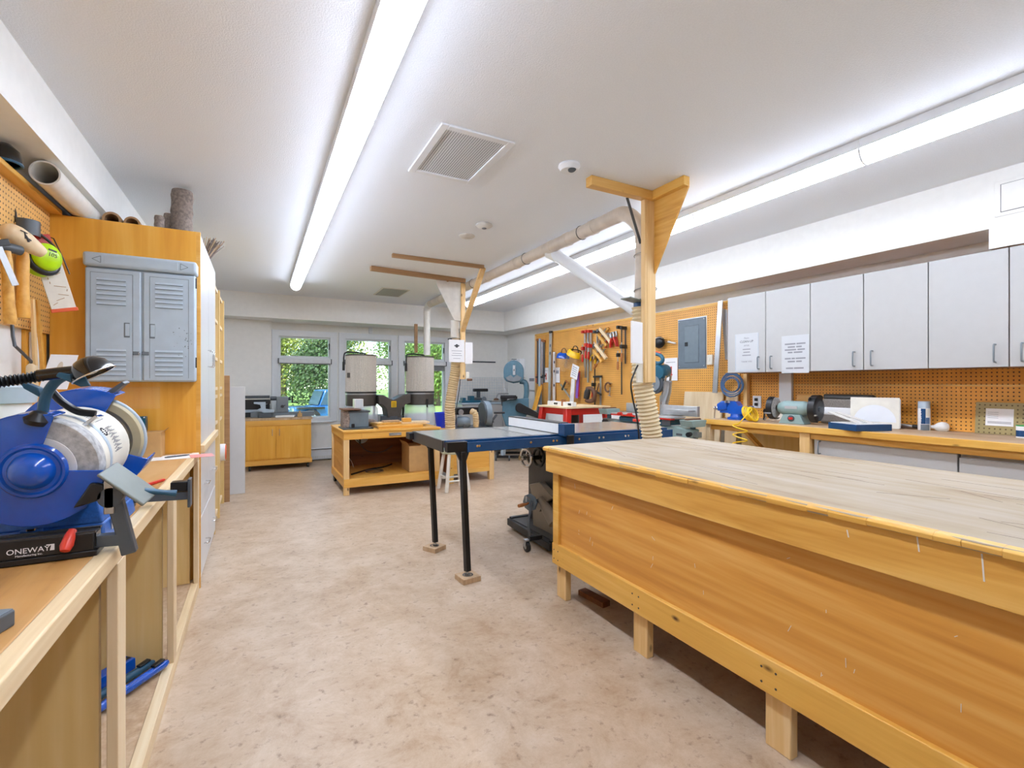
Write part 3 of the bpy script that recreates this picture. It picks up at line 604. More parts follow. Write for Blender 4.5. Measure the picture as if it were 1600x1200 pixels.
MB().tube([(-.44, 3.166, .821), (-.405, 3.185, .8212)], .0012, 6).build('clip', 'chrome', t)
t = thing('marker_pencil', 'fat red pencil lying on the bench behind the tool rest plate', 'pencil', (-.37, 2.36, .811))
MB().tube([(-.415, 2.28, .818), (-.35, 2.42, .818), (-.346, 2.428, .818)], [.0065, .0065, .004], 6).build('barrel', 'red', t)
MB().tube([(-.422, 2.265, .818), (-.415, 2.28, .818)], [.001, .006], 6).build('tip', 'pale', t)
t = thing('slate_block', 'dark grey block lying on the near end of the bench', 'block', (-.38, 1.05, .811))
MB(frame((-.425, 1.085, .811), (.95, -.3, 0), (.3, .95, 0))).box(-.1, -.06, 0, .055, .035, .028).build('block', 'dgrey', t, .003)
MB(frame((-.425, 1.085, .811), (.95, -.3, 0), (.3, .95, 0))).box(-.098, -.058, .0278, .053, .033, .030).build('face', 'lockdk', t, .001)
tag(MB().box(-.74, 3.352, 1.075, -.5, 3.3595, 1.20).build('acrylic_sheet', 'clear'), 'clear acrylic sheet fixed to the maple side below the grey locker', 'sheet')
# blue clamps lying on the bench bottom shelf
for i, (a, b_, h, mt, lb) in enumerate((((-.60, 2.0), (-.335, 2.34), .032, 'blue', 'bright blue bar clamp on the bench bottom shelf closest to the plinth'), ((-.66, 2.05), (-.385, 2.37), .03, 'tealh', 'dark teal bar clamp between the two blue ones on the bottom shelf'), ((-.72, 2.1), (-.45, 2.39), .045, 'blue', 'square ended deep blue clamp furthest inside the bottom shelf'))):
    t = thing('bar_clamp', lb, 'clamp', (a[0], a[1], .06), 'clamps on the bench bottom shelf')
    z = .062+h/2
    b0 = MB()
    if i < 2: b0.tube(path([(a[0], a[1], z), (b_[0], b_[1], z+.012)], 8) + [Vector((b_[0]+.01, b_[1]+.012, z+.012))], [h/2]*9+[h/4], 12)
    else: b0.bar((a[0], a[1], z), (b_[0], b_[1], z+.02), .05, h)
    b0.build('bar', mt, t, .003 if i == 2 else 0)
    d = (Vector((b_[0], b_[1], 0))-Vector((a[0], a[1], 0))).normalized()
    MB().bar((b_[0]-d.x*.05, b_[1]-d.y*.05, z+h*.55+.012), (b_[0]-d.x*.005, b_[1]-d.y*.005, z+h*.55+.016), .02, .008).build('jaw_pad', 'black', t, .002)
# ------------------------------------------------------------------ bench grinder with sharpening jig
G = thing('bench_grinder', 'large blue slow speed bench grinder with black sharpening jig on the long bench', 'grinder', (-.5, 1.7, .811))
A0, B0 = Vector((-.456, 1.478, 1.02)), Vector((-.428, 1.95, 1.062))
ey = (B0-A0).normalized(); ez = (Vector((0, 0, 1)) - ey*ey.z).normalized(); ex = ey.cross(ez)
GM = Matrix(((ex.x, ey.x, ez.x, A0.x), (ex.y, ey.y, ez.y, A0.y), (ex.z, ey.z, ez.z, A0.z), (0, 0, 0, 1)))
def guard(y0, y1, r, a0, a1, name, par):
    """wheel guard: flat cover in front, turned rim, open sector between a1 and a0+360 degrees"""
    g = MB(GM); n = 40
    arc = [(r*math.cos(math.radians(a0+(a1-a0)*i/n)), r*math.sin(math.radians(a0+(a1-a0)*i/n))) for i in range(n+1)]
    g.prism([(0, y0, 0)] + [(x, y0, z) for x, z in arc], (0, -.004, 0))
    for y_a, y_b in ((y0-.004, y1),):
        for (xa, za), (xb, zb) in zip(arc, arc[1:]):
            k = (r-.004)/r
            g.prism([(xa, y_a, za), (xb, y_a, zb), (xb*k, y_a, zb*k), (xa*k, y_a, za*k)], (0, y_b-y_a, 0))
    return g.build(name, 'blue', par, .0025)
gd = guard(.0, .062, .132, 72, 356, 'wheel_guard', G)
MB(GM).lathe((0, -.003, 0), (0, -1, 0), [(.064, 0), (.064, .004), (.060, .009), (.055, .009), (.050, .005), (.043, .006), (.040, .014), (.032, .028), (.018, .036), (0, .038)], 40).build('guard_boss', 'blue', gd)
for a in (40, 130, 220, 310): pass
MB(GM).lathe((0, .012, 0), (0, 1, 0), [(.02, 0), (.115, 0), (.118, .004), (.118, .036), (.115, .04), (.02, .04)], 56).build('grinding_wheel', 'stone', G)
MB(GM).lathe((0, .010, 0), (0, 1, 0), [(.02, 0), (.074, 0), (.074, .003), (.02, .003)], 40).build('blotter', 'paper', G)
# motor drum with printed label
MB(GM).lathe((0, .056, 0), (0, 1, 0), [(0, 0), (.112, 0), (.116, .006), (.116, .05), (.113, .056), (.113, .20), (.108, .212), (.06, .22), (0, .22)], 48).build('motor_housing', 'cream', G)
MB(GM).lathe((0, .085, 0), (0, 1, 0), [(.1165, 0), (.1172, .001), (.1172, .016), (.1165, .017)], 48).build('housing_band', 'locker', G)
lb = MB(GM)
for k in range(26):
    a = math.radians(4+1.35*k); r = .1142
    lb.bar((r*math.cos(a), .135+.01*(k % 3), r*math.sin(a)), (r*math.cos(a), .185-.012*(k % 4), r*math.sin(a)), .0012, .0012)
for k in range(9):
    a = math.radians(50+2.2*k); r = .1142
    lb.bar((r*math.cos(a), .135, r*math.sin(a)), (r*math.cos(a), .19, r*math.sin(a)), .0022 if k % 2 else .001, .0012)
lb.build('printed_label', 'grey_ink', G)
mk = MB(GM)
for k in range(12):
    a = math.radians(34+5.2*math.cos(k*PI/6)); mk.ell((.1175*math.cos(a), .112+.009*math.sin(k*PI/6), .1175*math.sin(a)), (.002, .0022, .002), 6, 4)
mk.build('round_mark', 'ink', G)
# far wheel and its guard
MB(GM).lathe((0, .33, 0), (0, 1, 0), [(.02, .02), (.09, .02), (.102, .0), (.122, .0), (.126, .006), (.126, .034), (.12, .04), (.02, .04)], 56).build('polishing_wheel', 'beige', G)
MB(GM).torus((0, .352, 0), (0, 1, 0), .127, .006, 56).build('wheel_rim', 'locker', G)
MB(GM).cyl((0, .27, 0), (0, .34, 0), .05).build('arbor_shroud', 'blue', G)
guard(.30, .385, .158, 62, 200, 'wheel_guard', G)
g = MB(GM); arc = [(.155*math.cos(math.radians(a)), .155*math.sin(math.radians(a))) for a in range(-62, -19, 3)]
g.prism([(x, .30, z) for x, z in arc] + [(x*.62, .30, z*.62) for x, z in arc[::-1]], (0, -.004, 0))
for (xa, za), (xb, zb) in zip(arc, arc[1:]): g.prism([(xa, .30, za), (xb, .30, zb), (xb*.97, .30, zb*.97), (xa*.97, .30, za*.97)], (0, .085, 0))
g.build('lower_guard', 'blue', G, .002)
MB(GM).prism([(.05, .31, .15), (.085, .31, .178), (.092, .31, .172), (.06, .31, .14)], (0, .05, 0)).build('spark_arrester', 'dgrey', G, .001)
# cast base
bs = MB()
def frust(x0, x1, y0, y1, z0, x2, x3, y2, y3, z1, m=bs):
    v = [m._v(p) for p in ((x0, y0, z0), (x1, y0, z0), (x1, y1, z0), (x0, y1, z0), (x2, y2, z1), (x3, y2, z1), (x3, y3, z1), (x2, y3, z1))]
    for q in ((0, 1, 2, 3), (7, 6, 5, 4), (0, 4, 5, 1), (1, 5, 6, 2), (2, 6, 7, 3), (3, 7, 4, 0)): m._f([v[i] for i in q])
frust(-.62, -.345, 1.56, 1.9, .812, -.61, -.352, 1.57, 1.89, .862)
frust(-.605, -.352, 1.57, 1.89, .86, -.54, -.375, 1.6, 1.85, .955)
bs.build('cast_base', 'blue2', G, .006)
MB().box(-.59, 1.552, .846, -.44, 1.562, .858).box(-.505, 1.553, .842, -.465, 1.566, .866).build('base_lug', 'blue2', G, .002)
MB().lathe((-.485, 1.56, .864), (0, 0, 1), [(.011, 0), (.011, .005), (0, .007)], 12).build('base_bolt', 'chrome', G)
MB().box(-.349, 1.62, .83, -.3455, 1.72, .857).build('rating_plate', 'steel', G)
# jig rails along the front
def rail(y, x1, par=G):
    r = MB().box(-.80, y, .8125, x1, y+.062, .826).box(-.79, y+.002, .826, x1-.006, y+.06, .868).build('jig_rail', 'black', par, .002)
    MB().box(-.79, y+.004, .8665, x1-.004, y+.014, .871).box(-.79, y+.046, .8665, x1-.004, y+.058, .871).build('rail_edge', 'dark', r)
    MB().box(x1-.0075, y+.012, .832, x1-.004, y+.048, .864).build('rail_mouth', 'blackg', r)
    return r
r1 = rail(1.45, -.337)
text('maker_name', 'ONEWAY', .0165, frame((-.4565, 1.4515, .8385), (1, 0, 0), (0, 0, 1)), 'paper', r1)
text('maker_line', 'Manufacturing Inc.', .0062, frame((-.4555, 1.4515, .8315), (1, 0, 0), (0, 0, 1)), 'paper', r1)
MB(Matrix.Translation((.008, 0, 0))).prism([(-.4285, 1.4515, .8385), (-.4205, 1.4515, .8385), (-.4205, 1.4515, .8525), (-.4345, 1.4515, .8525), (-.4345, 1.4515, .850), (-.426, 1.4515, .850)], (0, -.0006, 0)).build('arrow_mark', 'paper', r1)
MB().tube([(-.385, 1.466, .874), (-.386, 1.455, .866), (-.388, 1.438, .848), (-.389, 1.431, .838)], [.0085, .0105, .0125, .009], 16).build('lock_lever', 'redp', r1)
MB().box(-.52, 1.47, .812, -.34, 1.50, .8135).build('base_plate', 'black', r1)
MB().bar((-.50, 1.481, .846), (-.290, 1.481, .838), .028, .028).build('slide_bar', 'dgrey', G, .002)
MB().bar((-.281, 1.482, .80), (-.312, 1.482, .948), .03, .03, (0, 1, 0)).build('upright_bar', 'dgrey', G, .003)
MB().cyl((-.316, 1.462, .944), (-.316, 1.502, .944), .024).build('pivot_collar', 'dgrey', G)
MB().bar((-.318, 1.468, .985), (-.318, 1.468, .905), .012, .02, (1, 0, 0)).build('pivot_plate', 'steel', G, .002)
pl = MB(frame((-.280, 1.478, .970), (.72, 0, -.69), (.25, .95, .2)))
pl.box(-.062, -.04, -.004, .058, .04, .004).build('rest_plate', 'tool', G, .003)
MB(frame((-.345, 1.462, .965), (.8, 0, .3), (0, 1, 0))).prism([(-.05, 0, -.022), (.005, 0, -.028), (.022, 0, .005), (-.0, 0, .02)], (0, .02, 0)).build('clamp_handle', 'black', G, .004)
MB().tube([(-.255, 1.49, .948), (-.215, 1.50, .938), (-.19, 1.505, .932)], [.009, .007, .009], 10).build('tilt_lever', 'tealh', G)
r2 = rail(1.92, -.36)
MB().bar((-.42, 1.95, .846), (-.205, 1.95, .838), .028, .026).build('slide_bar', 'dgrey', G, .002)
MB().box(-.212, 1.925, .80, -.203, 1.975, .895).build('end_plate', 'dgrey', G, .002)
MB().box(-.26, 1.93, .856, -.212, 1.97, .888).build('vee_block', 'blackmetal', G, .003)
# eye-shield arms and lamp
MB().tube(path([(-0.447, 1.5, 1.149), (-0.444, 1.5, 1.179), (-0.435, 1.5, 1.206), (-0.42, 1.5, 1.228), (-0.395, 1.5, 1.245)], 40), .0105, 10).build('shield_arm', 'tealh', G)
MB().lathe((-.448, 1.475, 1.135), (.3, -.2, 1), [(0, -.012), (.022, -.008), (.026, .004), (.012, .02), (0, .022)], 16).build('arm_knob', 'black', G)
MB().tube(path([(-.452, 1.56, 1.205), (-.43, 1.56, 1.175), (-.40, 1.56, 1.15), (-.365, 1.56, 1.142)], 30), .009, 10).build('shield_arm', 'blackmetal', G)
MB().prism([(-.395, 1.53, 1.11), (-.36, 1.53, 1.14), (-.352, 1.53, 1.136), (-.387, 1.53, 1.106)], (0, .05, 0)).build('shield_bracket', 'chrome', G, .001)
MB().prism([(-.455, 1.5, 1.21), (-.49, 1.5, 1.228), (-.48, 1.5, 1.208), (-.45, 1.5, 1.185)], (0, .03, 0)).build('shield_clip', 'tealh', G, .002)
MB().ribs([(-.60, 1.40, 1.17), (-.55, 1.42, 1.205), (-.50, 1.44, 1.222), (-.455, 1.45, 1.232), (-.432, 1.45, 1.238)], .0115, .007, .0022, 12).build('lamp_gooseneck', 'black', G)
MB().tube([(-.44, 1.45, 1.2375), (-.405, 1.45, 1.243), (-.37, 1.45, 1.248)], [.013, .014, .014], 14).build('lamp_neck', 'blackg', G)
LC = Vector((-0.342, 1.449, 1.241)); LA = (.5, 0, -.866)
MB().lathe(LC, LA, [(.044, 0), (.043, -.006), (.036, -.024), (.022, -.038), (.012, -.042), (0, -.043), (0, -.04), (.02, -.035), (.034, -.022), (.041, -.005), (.044, 0)], 32).build('lamp_shade', 'blackg', G)
MB().torus(LC, LA, .0435, .0018, 36).build('shade_rim', 'chrome', G)
MB().lathe(LC, LA, [(0, -.03), (.012, -.028), (.02, -.014), (.012, -.004), (0, -.002)], 18).build('lamp_bulb', 'paper', G)
MB().prism([(-.40, 1.43, 1.245), (-.355, 1.43, 1.236), (-.345, 1.43, 1.214), (-.362, 1.43, 1.212), (-.405, 1.43, 1.236)], (0, .014, 0)).build('lamp_yoke', 'tealh', G, .002)
MB().box(-.405, 1.437, 1.235, -.36, 1.441, 1.243).build('lamp_bracket', 'chrome', G, .001)
# ------------------------------------------------------------------ big assembly bench
t = thing('assembly_bench', 'big amber plywood bench with pale worn top and stub legs', 'workbench', (1.98, 1.0, 0))
bx0, bx1, by0, by1 = 1.452, 2.5, -.3, 2.30
top = MB(); ny = 60
edge = [(bx0-.012+random.uniform(-.003, .003), by0+(by1-by0)*i/ny) for i in range(ny+1)]
top.prism([(x, y, .838) for x, y in edge] + [(bx1, by1, .838), (bx1, by0, .838)], (0, 0, .022)).build('worktop', 'worn', t, .002)
eg = MB(); rr = random.Random(4); y = by0
while y < by1-.02:
    L_ = min(rr.uniform(.05, .16), by1-y); d0, d1 = rr.uniform(.0, .006), rr.uniform(.0, .006); z0 = .8375+rr.choice((0, 0, .003, .006))
    eg.prism([(bx0-.013-d0, y, z0), (bx0-.016-d0, y, .853), (bx0-.008, y, .8605), (bx0+.02, y, .8605), (bx0+.02, y, .8375)], (d0-d1, L_, 0)); y += L_
eg.build('worn_edge', 'pine', t, .0015)
MB().box(bx0, by0, .718, bx0+.022, by1, .838).box(bx1-.022, by0, .718, bx1, by1, .838).build('side_apron', 'apron', t, .002)
MB().box(bx0+.022, by1-.022, .718, bx1-.022, by1, .838).box(bx0+.022, by0, .718, bx1-.022, by0+.022, .838).build('end_apron', 'apron', t, .002)
MB().box(bx0+.05, by0+.02, .31, bx0+.062, by1-.06, .72).build('side_panel', 'bench', t)
MB().box(bx1-.062, by0+.02, .31, bx1-.05, by1-.06, .72).build('side_panel', 'bench', t)
MB().box(bx0+.05, by1-.07, .31, bx1-.05, by1-.058, .72).build('end_panel', 'bench', t)
MB().box(bx0+.036, by1-.075, .31, bx0+.062, by1-.02, .72).build('corner_stile', 'pine', t, .001)
MB().box(bx0+.03, by0, .195, bx0+.066, by1-.02, .31).build('bottom_rail', 'pine', t, .003)
MB().box(bx1-.066, by0, .195, bx1-.03, by1-.02, .31).build('bottom_rail', 'pine', t, .003)
MB().box(bx0+.066, by1-.056, .195, bx1-.066, by1-.02, .31).build('end_rail', 'pinex', t, .003)
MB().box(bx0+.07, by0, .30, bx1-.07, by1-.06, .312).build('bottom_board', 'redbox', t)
for y in (2.19, 1.56, .92, .28):
    for x in (bx0+.062, bx1-.1): MB().box(x, y, 0, x+.038, y+.088, .31).build('leg', 'pinez', t, .004)
nails = MB()
for y in (2.22, 2.26, 1.58, 1.62, .95, 1.0, .3): 
    for z in (.225, .275): nails.lathe((bx0+.0298, y, z), (-1, 0, 0), [(.004, -.001), (.004, .0008), (0, .001)], 8)
nails.build('rail_nail', 'dark', t)
sc = MB()
for q in range(26):
    y, z = random.uniform(.35, 2.1), random.uniform(.33, .66); l = random.uniform(.004, .03); a = random.gauss(PI/2, .5)
    sc.bar((bx0+.0497, y, z), (bx0+.0497, y+l*math.cos(a), z+l*math.sin(a)), .0015, .0008, (1, 0, 0))
for y, z0, z1 in ((.56, .8, .836), (.44, .77, .832), (.72, .79, .81)): sc.bar((bx0-.0004, y, z0), (bx0-.0004, y+.004, z1), .003, .0008, (1, 0, 0))
sc.build('scratch', 'cork', t)
cut = MB()
for q in range(34):
    x, y = random.uniform(bx0+.1, bx1-.1), random.uniform(.2, 2.1); l = random.uniform(.06, .4); a = random.gauss(.15, .35)
    cut.bar((x, y, .8601), (x+l*math.sin(a)*.6, min(y+l*math.cos(a), 2.25), .8601), random.choice((.0012, .002)), .0006)
cut.build('saw_mark', 'bark', t)
tag(MB().bar(Vector((1.651, 2.225, 0.0))+Vector((0,0,.016)), Vector((1.671, 2.027, 0.0))+Vector((0,0,.016)), .055, .03).build('timber_offcut', 'darkwood', bevel=.002), 'dark brown timber offcut lying on the floor under the end of the big bench', 'offcut')
# ------------------------------------------------------------------ table saw
t = thing('table_saw', 'cabinet table saw with long extension table, navy front rail and white fence', 'table saw', (2.1, 3.2, 0))
MB().box(1.03, 2.84, .842, 1.62, 3.5, .86).build('extension_table', 'iron', t, .001)
MB().box(1.622, 2.84, .825, 2.42, 3.5, .86).build('saw_table', 'iron', t, .002)
MB().box(2.423, 2.84, .835, 2.95, 3.5, .86).build('side_wing', 'iron', t, .002)
MB().box(1.99, 3.02, .8595, 2.09, 3.34, .8612).build('throat_plate', 'steel', t, .001)
MB().box(1.66, 2.84, .8596, 1.68, 3.5, .8606).build('mitre_slot', 'dark', t)
MB().box(1.035, 2.815, .795, 2.95, 2.838, .857).build('front_rail_back', 'navy', t, .001)
MB().box(1.16, 2.755, .788, 2.95, 2.765, .848).box(1.16, 2.755, .785, 2.95, 2.815, .792).build('front_rail', 'navy', t, .002)
MB().box(1.03, 2.765, .79, 1.165, 2.815, .852).build('rail_end', 'blackmetal', t, .002)
MB().box(1.022, 2.84, .785, 1.034, 3.5, .858).build('end_frame', 'dark', t, .001)
MB().box(1.03, 3.5, .79, 2.95, 3.515, .858).build('rear_rail', 'blackmetal', t, .001)
MB().box(.99, 3.46, .80, 1.06, 3.56, .85).build('rail_bracket', 'black', t, .004)
bo = MB()
for x in (1.225, 1.24, 1.62, 1.80, 1.83, 2.02, 2.2, 2.24, 2.45, 2.48): bo.lathe((x, 2.755, .822), (0, -1, 0), [(.009, 0), (.008, .004), (0, .005)], 10)
bo.build('rail_bolt', 'chrome', t)
for y, yb in ((2.79, 2.718), (3.42, 3.325)):
    MB().bar((1.13, y-.02, .79), (1.143, yb, .055), .034, .034).build('leg', 'blackmetal', t, .003)
    MB().prism([(1.085, y-.02, .79), (1.18, y-.02, .79), (1.155, y-.03, .735), (1.11, y-.03, .735)], (0, .02, 0)).build('leg_gusset', 'blackmetal', t, .001)
    MB().cyl((1.143, yb, .012), (1.143, yb, .06), .006).build('leveller', 'steel', t)
    MB().lathe((1.143, yb, .0305), (0, 0, 1), [(0, 0), (.02, 0), (.018, .006), (0, .008)], 14).build('leveller_foot', 'dark', t)
for (x, y, r) in ((1.145, 2.718, .1), (1.137, 3.325, .5)):
    tt = thing('foot_block', 'small square wooden block with a recess under the %s saw table leg' % ('nearest' if y < 3 else 'far'), 'wood block', (x, y, 0), 'blocks under the saw table legs')
    m = Matrix.Translation((x, y, 0)) @ Matrix.Rotation(r, 4, 'Z')
    bb = MB(m); h = .032; w = .06; q = .03
    bb.box(-w, -w, 0, w, w, h)
    bb.build('block', 'rough', tt, .002)
    MB(m).lathe((0, 0, h), (0, 0, 1), [(.03, .0), (.034, .0008), (.03, .0012), (.024, .0006)], 20).build('recess_ring', 'dark', tt)
MB().box(1.87, 2.80, .905 if 0 else .866, 1.885, 3.56, .932).box(1.935, 2.80, .866, 1.95, 3.56, .932).build('fence_face', 'paint', t, .001) if False else MB().box(1.875, 2.80, .864, 1.889, 3.56, .935).build('fence_face', 'paint', t, .001)
MB().box(1.89, 2.79, .863, 1.955, 3.56, .937).build('fence_beam', 'navy', t, .003)
MB().box(1.872, 2.80, .935, 1.958, 3.56, .941).build('fence_cap', 'black', t, .001)
MB().box(1.87, 2.72, .85, 1.96, 2.80, .936).build('fence_head', 'navy', t, .004)
MB().box(1.89, 2.70, .79, 1.94, 2.725, .86).build('fence_clamp', 'black', t, .004)
MB().box(2.0, 2.93, .09, 2.62, 3.44, .825).build('cabinet', 'dark', t, .004)
MB().box(2.006, 2.925, .60, 2.61, 2.931, .80).build('front_plate', 'dark', t, .002)
def wheel(c, ax, R, mt):
    w = MB(); c = Vector(c); a = Vector(ax).normalized(); u = a.orthogonal().normalized(); v = a.cross(u)
    w.torus(c, a, R, .011, 32, 10)
    for k in range(3):
        e = u*math.cos(k*2.1)+v*math.sin(k*2.1); w.tube([c-a*.004, c+e*R*.5, c+e*R], [.012, .008, .008], 8)
    w.cyl(c-a*.02, c+a*.06, .018, n=14)
    o = w.build('handwheel', mt, t); return o
w1, w2 = Vector((1.822, 3.17, 0.646)), Vector((1.961, 3.17, 0.641))
wheel(w1, (-1, -.12, 0), .068, 'chrome'); wheel(w2+Vector((-.025, 0, 0)), (-1, -.1, 0), .068, 'black')
MB().cyl(w1, (2.0, 3.17, w1.z), .013).build('shaft', 'steel', t)
# tilt crank, dust shroud and mobile base below
gc = Vector((1.804, 3.08, 0.322))
MB().lathe(gc, (1, .35, 0), [(0, -.022), (.04, -.02), (.066, -.008), (.066, .01), (.045, .022), (0, .024)], 8).build('gear_housing', 'panelgrey', t, .003)
MB().tube([gc+Vector((-.01, -.02, .03)), gc+Vector((-.05, -.03, .055)), gc+Vector((-.055, -.04, .02))], .006, 8).build('crank_arm', 'steel', t)
MB().tube([gc+Vector((-.02, -.01, 0)), gc+Vector((-.05, -.03, 0)), gc+Vector((-.09, -.04, 0)), gc+Vector((-.125, -.05, 0))], [.008, .009, .014, .012], 12).build('crank_handle', 'redbox', t)
MB().cyl(gc, (2.0, 3.12, gc.z), .014).build('crank_shaft', 'dgrey', t)
MB().prism([(1.9, 3.254, 0.415), (1.9, 3.099, 0.459), (1.9, 2.911, 0.381), (1.9, 3.034, 0.316), (1.9, 3.099, 0.233), (1.9, 3.185, 0.263)], (.06, .02, 0)).build('deflector', 'taupe', t, .004)
MB().prism([(1.93, 3.255, 0.253), (1.93, 3.064, 0.306), (1.93, 2.922, 0.243), (1.93, 2.922, -0.04), (1.93, 3.245, -0.025)], (.068, 0, 0)).build('motor_cover', 'taupe', t, .006)
MB().tube([(1.9, 3.071, 0.337), (1.88, 2.949, 0.272), (1.88, 2.863, 0.209)], [.03, .04, .04], 16).build('dust_pipe', 'taupe', t)
MB().bar((1.86, 3.52, .06), (1.83, 2.82, .06), .04, .055).build('base_bar', 'blackmetal', t, .003)
MB().bar((1.86, 3.50, .075), (2.64, 3.50, .075), .04, .05).build('base_bar', 'blackmetal', t, .003)
MB().bar((1.83, 2.84, .075), (2.64, 2.84, .075), .04, .05).build('base_bar', 'blackmetal', t, .003)
MB().bar((2.64, 2.84, .075), (2.64, 3.50, .075), .04, .05).build('base_bar', 'blackmetal', t, .003)
MB().box(1.86, 2.87, .06, 2.62, 3.48, .092).build('base_floor', 'dark', t)
MB().bar((1.83, 2.96, .095), (1.73, 2.97, .095), .04, .03).build('outrigger', 'blackmetal', t, .003)
for x, y in ((1.715, 2.97), (2.6, 3.5), (2.6, 2.8), (1.92, 3.54)):
    w = MB().tube([(x-.014, y, .036), (x-.012, y, .036), (x+.012, y, .036), (x+.014, y, .036)], [.03, .036, .036, .03], 22).build('caster', 'black', t)
    MB().lathe((x, y, .036), (1, 0, 0), [(0, -.0155), (.012, -.0155), (.016, -.014), (.016, .014), (.012, .0155), (0, .0155)], 14).build('hub', 'steel', w)
    MB().box(x-.019, y-.01, .036, x-.0155, y+.02, .085).box(x+.0155, y-.01, .036, x+.019, y+.02, .085).box(x-.019, y-.012, .08, x+.019, y+.026, .088).build('fork', 'steel', w, .001)
MB().tube(path([(1.74, 2.97, .10), (1.735, 2.985, .19), (1.775, 3.02, .29), (1.80, 3.04, .34)], 20), .009, 8).build('lift_lever', 'dgrey', t)
# ------------------------------------------------------------------ ceiling-hung post with service drop over the bench end
t = thing('ceiling_post', 'pine post hung from the ceiling with beams and triangular ply brace above the big bench', 'post', (2.31, 2.35, ZC))
MB().box(2.275, 2.345, 1.225, 2.352, 2.382, 2.44).build('post', 'pinez', t, .003)
MB().box(2.236 if 0 else 2.255, 2.345, 1.225, 2.274, 2.382, 2.46).build('post_cheek', 'pinez', t, .002)
MB().box(1.80, 2.325, 2.44, 2.352, 2.385, ZC-.0005).build('ceiling_beam', 'beam', t, .004)
MB().box(2.30, 2.06, 2.44, 2.352, 2.325, ZC-.0005).build('ceiling_beam', 'pine', t, .004)
MB().prism([(2.338, 2.06, 2.44), (2.338, 2.345, 2.44), (2.338, 2.345, 1.955)], (.014, 0, 0)).build('gusset', 'apron', t, .001)
MB().bar((2.15, 2.40, 2.45), (2.265, 2.395, 2.16), .022, .004, (0, 1, 0)).build('strap_brace', 'dgrey', t)
MB().box(2.20, 2.36, 1.225, 2.256, 2.372, 1.37).build('outlet_plate', 'cream', t, .002)
tag(MB(frame((2.17, 2.325, 1.485), (.95, .3, 0), (0, 0, 1))).box(-.075, -.135, -.006, .06, .135, .006).build('notice_sleeve', 'paper', bevel=.002), 'blank white notice in a plastic sleeve tied to the near hanging post', 'notice')
# ------------------------------------------------------------------ dust extraction pipework
t = thing('dust_duct', 'dusty white dust extraction pipe along the ceiling with drops and branch', 'duct', (2.3, 5, 2.43))
zc, r = 2.435, .052
MB().tube([(2.32, 7.0, zc), (2.305, 5.2, zc), (2.295, 2.66, zc)], r, 24).build('main_pipe', 'pvcd', t)
MB().tube(path([(2.32, 6.98, zc), (2.321, 7.08, zc-.012), (2.322, 7.14, zc-.07), (2.322, 7.15, zc-.14)], 24), r*1.04, 22).build('elbow', 'pvc', t)
MB().cyl((2.322, 7.15, 2.31), (2.322, 7.15, 1.66), r, n=22).build('drop_pipe', 'pvc', t)
MB().tube(path([(2.295, 2.68, zc), (2.297, 2.60, zc-.006), (2.31, 2.53, zc-.05), (2.335, 2.46, zc-.15), (2.338, 2.45, 2.2)], 30), r*1.04, 22).build('elbow', 'pvcd', t)
MB().cyl((2.335, 2.445, 2.22), (2.325, 2.445, 1.79), r*.98, n=22).build('drop_pipe', 'pvcd', t)
for y in (2.95, 3.3, 3.55, 4.2, 4.9, 5.8, 6.5): MB().cyl((2.297+.004*(y-2.66), y-.03, zc), (2.297+.004*(y-2.66), y+.03, zc), r*1.09, n=24).build('coupling', 'pvcd', t)
for y in (3.1, 4.0, 5.3, 6.2): MB().torus((2.297+.004*(y-2.66), y, zc), (0, 1, 0), r*1.04, .004, 28, 6).build('hanger_strap', 'dark', t)
MB().tube([(2.32, 3.62, zc-.03), (2.36, 3.5, zc-.10)], r*1.02, 20).build('branch_collar', 'pvc', t)
MB().tube([(2.34, 3.55, zc-.06), (2.39, 2.56, 1.74)], r*.96, 20).build('branch_pipe', 'paint', t)
for z in (2.1, 1.86): MB().torus((2.34, 2.43, z), (0, .1, 1), .075, .003, 24, 6).build('pipe_tie', 'hook', t)
gt = MB().lathe((2.325, 2.445, 1.72), (0, 0, 1), [(.05, 0), (.058, .003), (.058, .07), (.05, .075)], 24).build('blast_gate', 'navy', t)
MB(frame((2.28, 2.43, 1.775), (-.95, -.1, .1), (.1, -1, 0))).box(-.04, -.045, -.004, .13, .045, .004).build('gate_blade', 'tool', gt, .002)
MB().torus((2.325, 2.445, 1.71), (0, 0, 1), .056, .005, 24).build('hose_clamp', 'steel', t)
MB().ribs([(2.325, 2.445, 1.74), (2.325, 2.445, 1.62), (2.322, 2.445, 1.4), (2.322, 2.44, 1.24), (2.345, 2.43, 1.1), (2.385, 2.42, .9), (2.40, 2.42, .78)], .066, .026, .006, 20).build('flexible_hose', 'hoses', t)
tag(MB().tube(path([(2.18, 2.33, 1.34), (2.165, 2.34, 1.30), (2.13, 2.34, 1.22), (2.145, 2.34, 1.12), (2.17, 2.33, 1.0), (2.19, 2.33, .86), (2.2, 2.33, .6)], 60), .0055, 8).build('power_cable', 'black'), 'black power cable hanging in a loop from the near hanging post', 'cable')
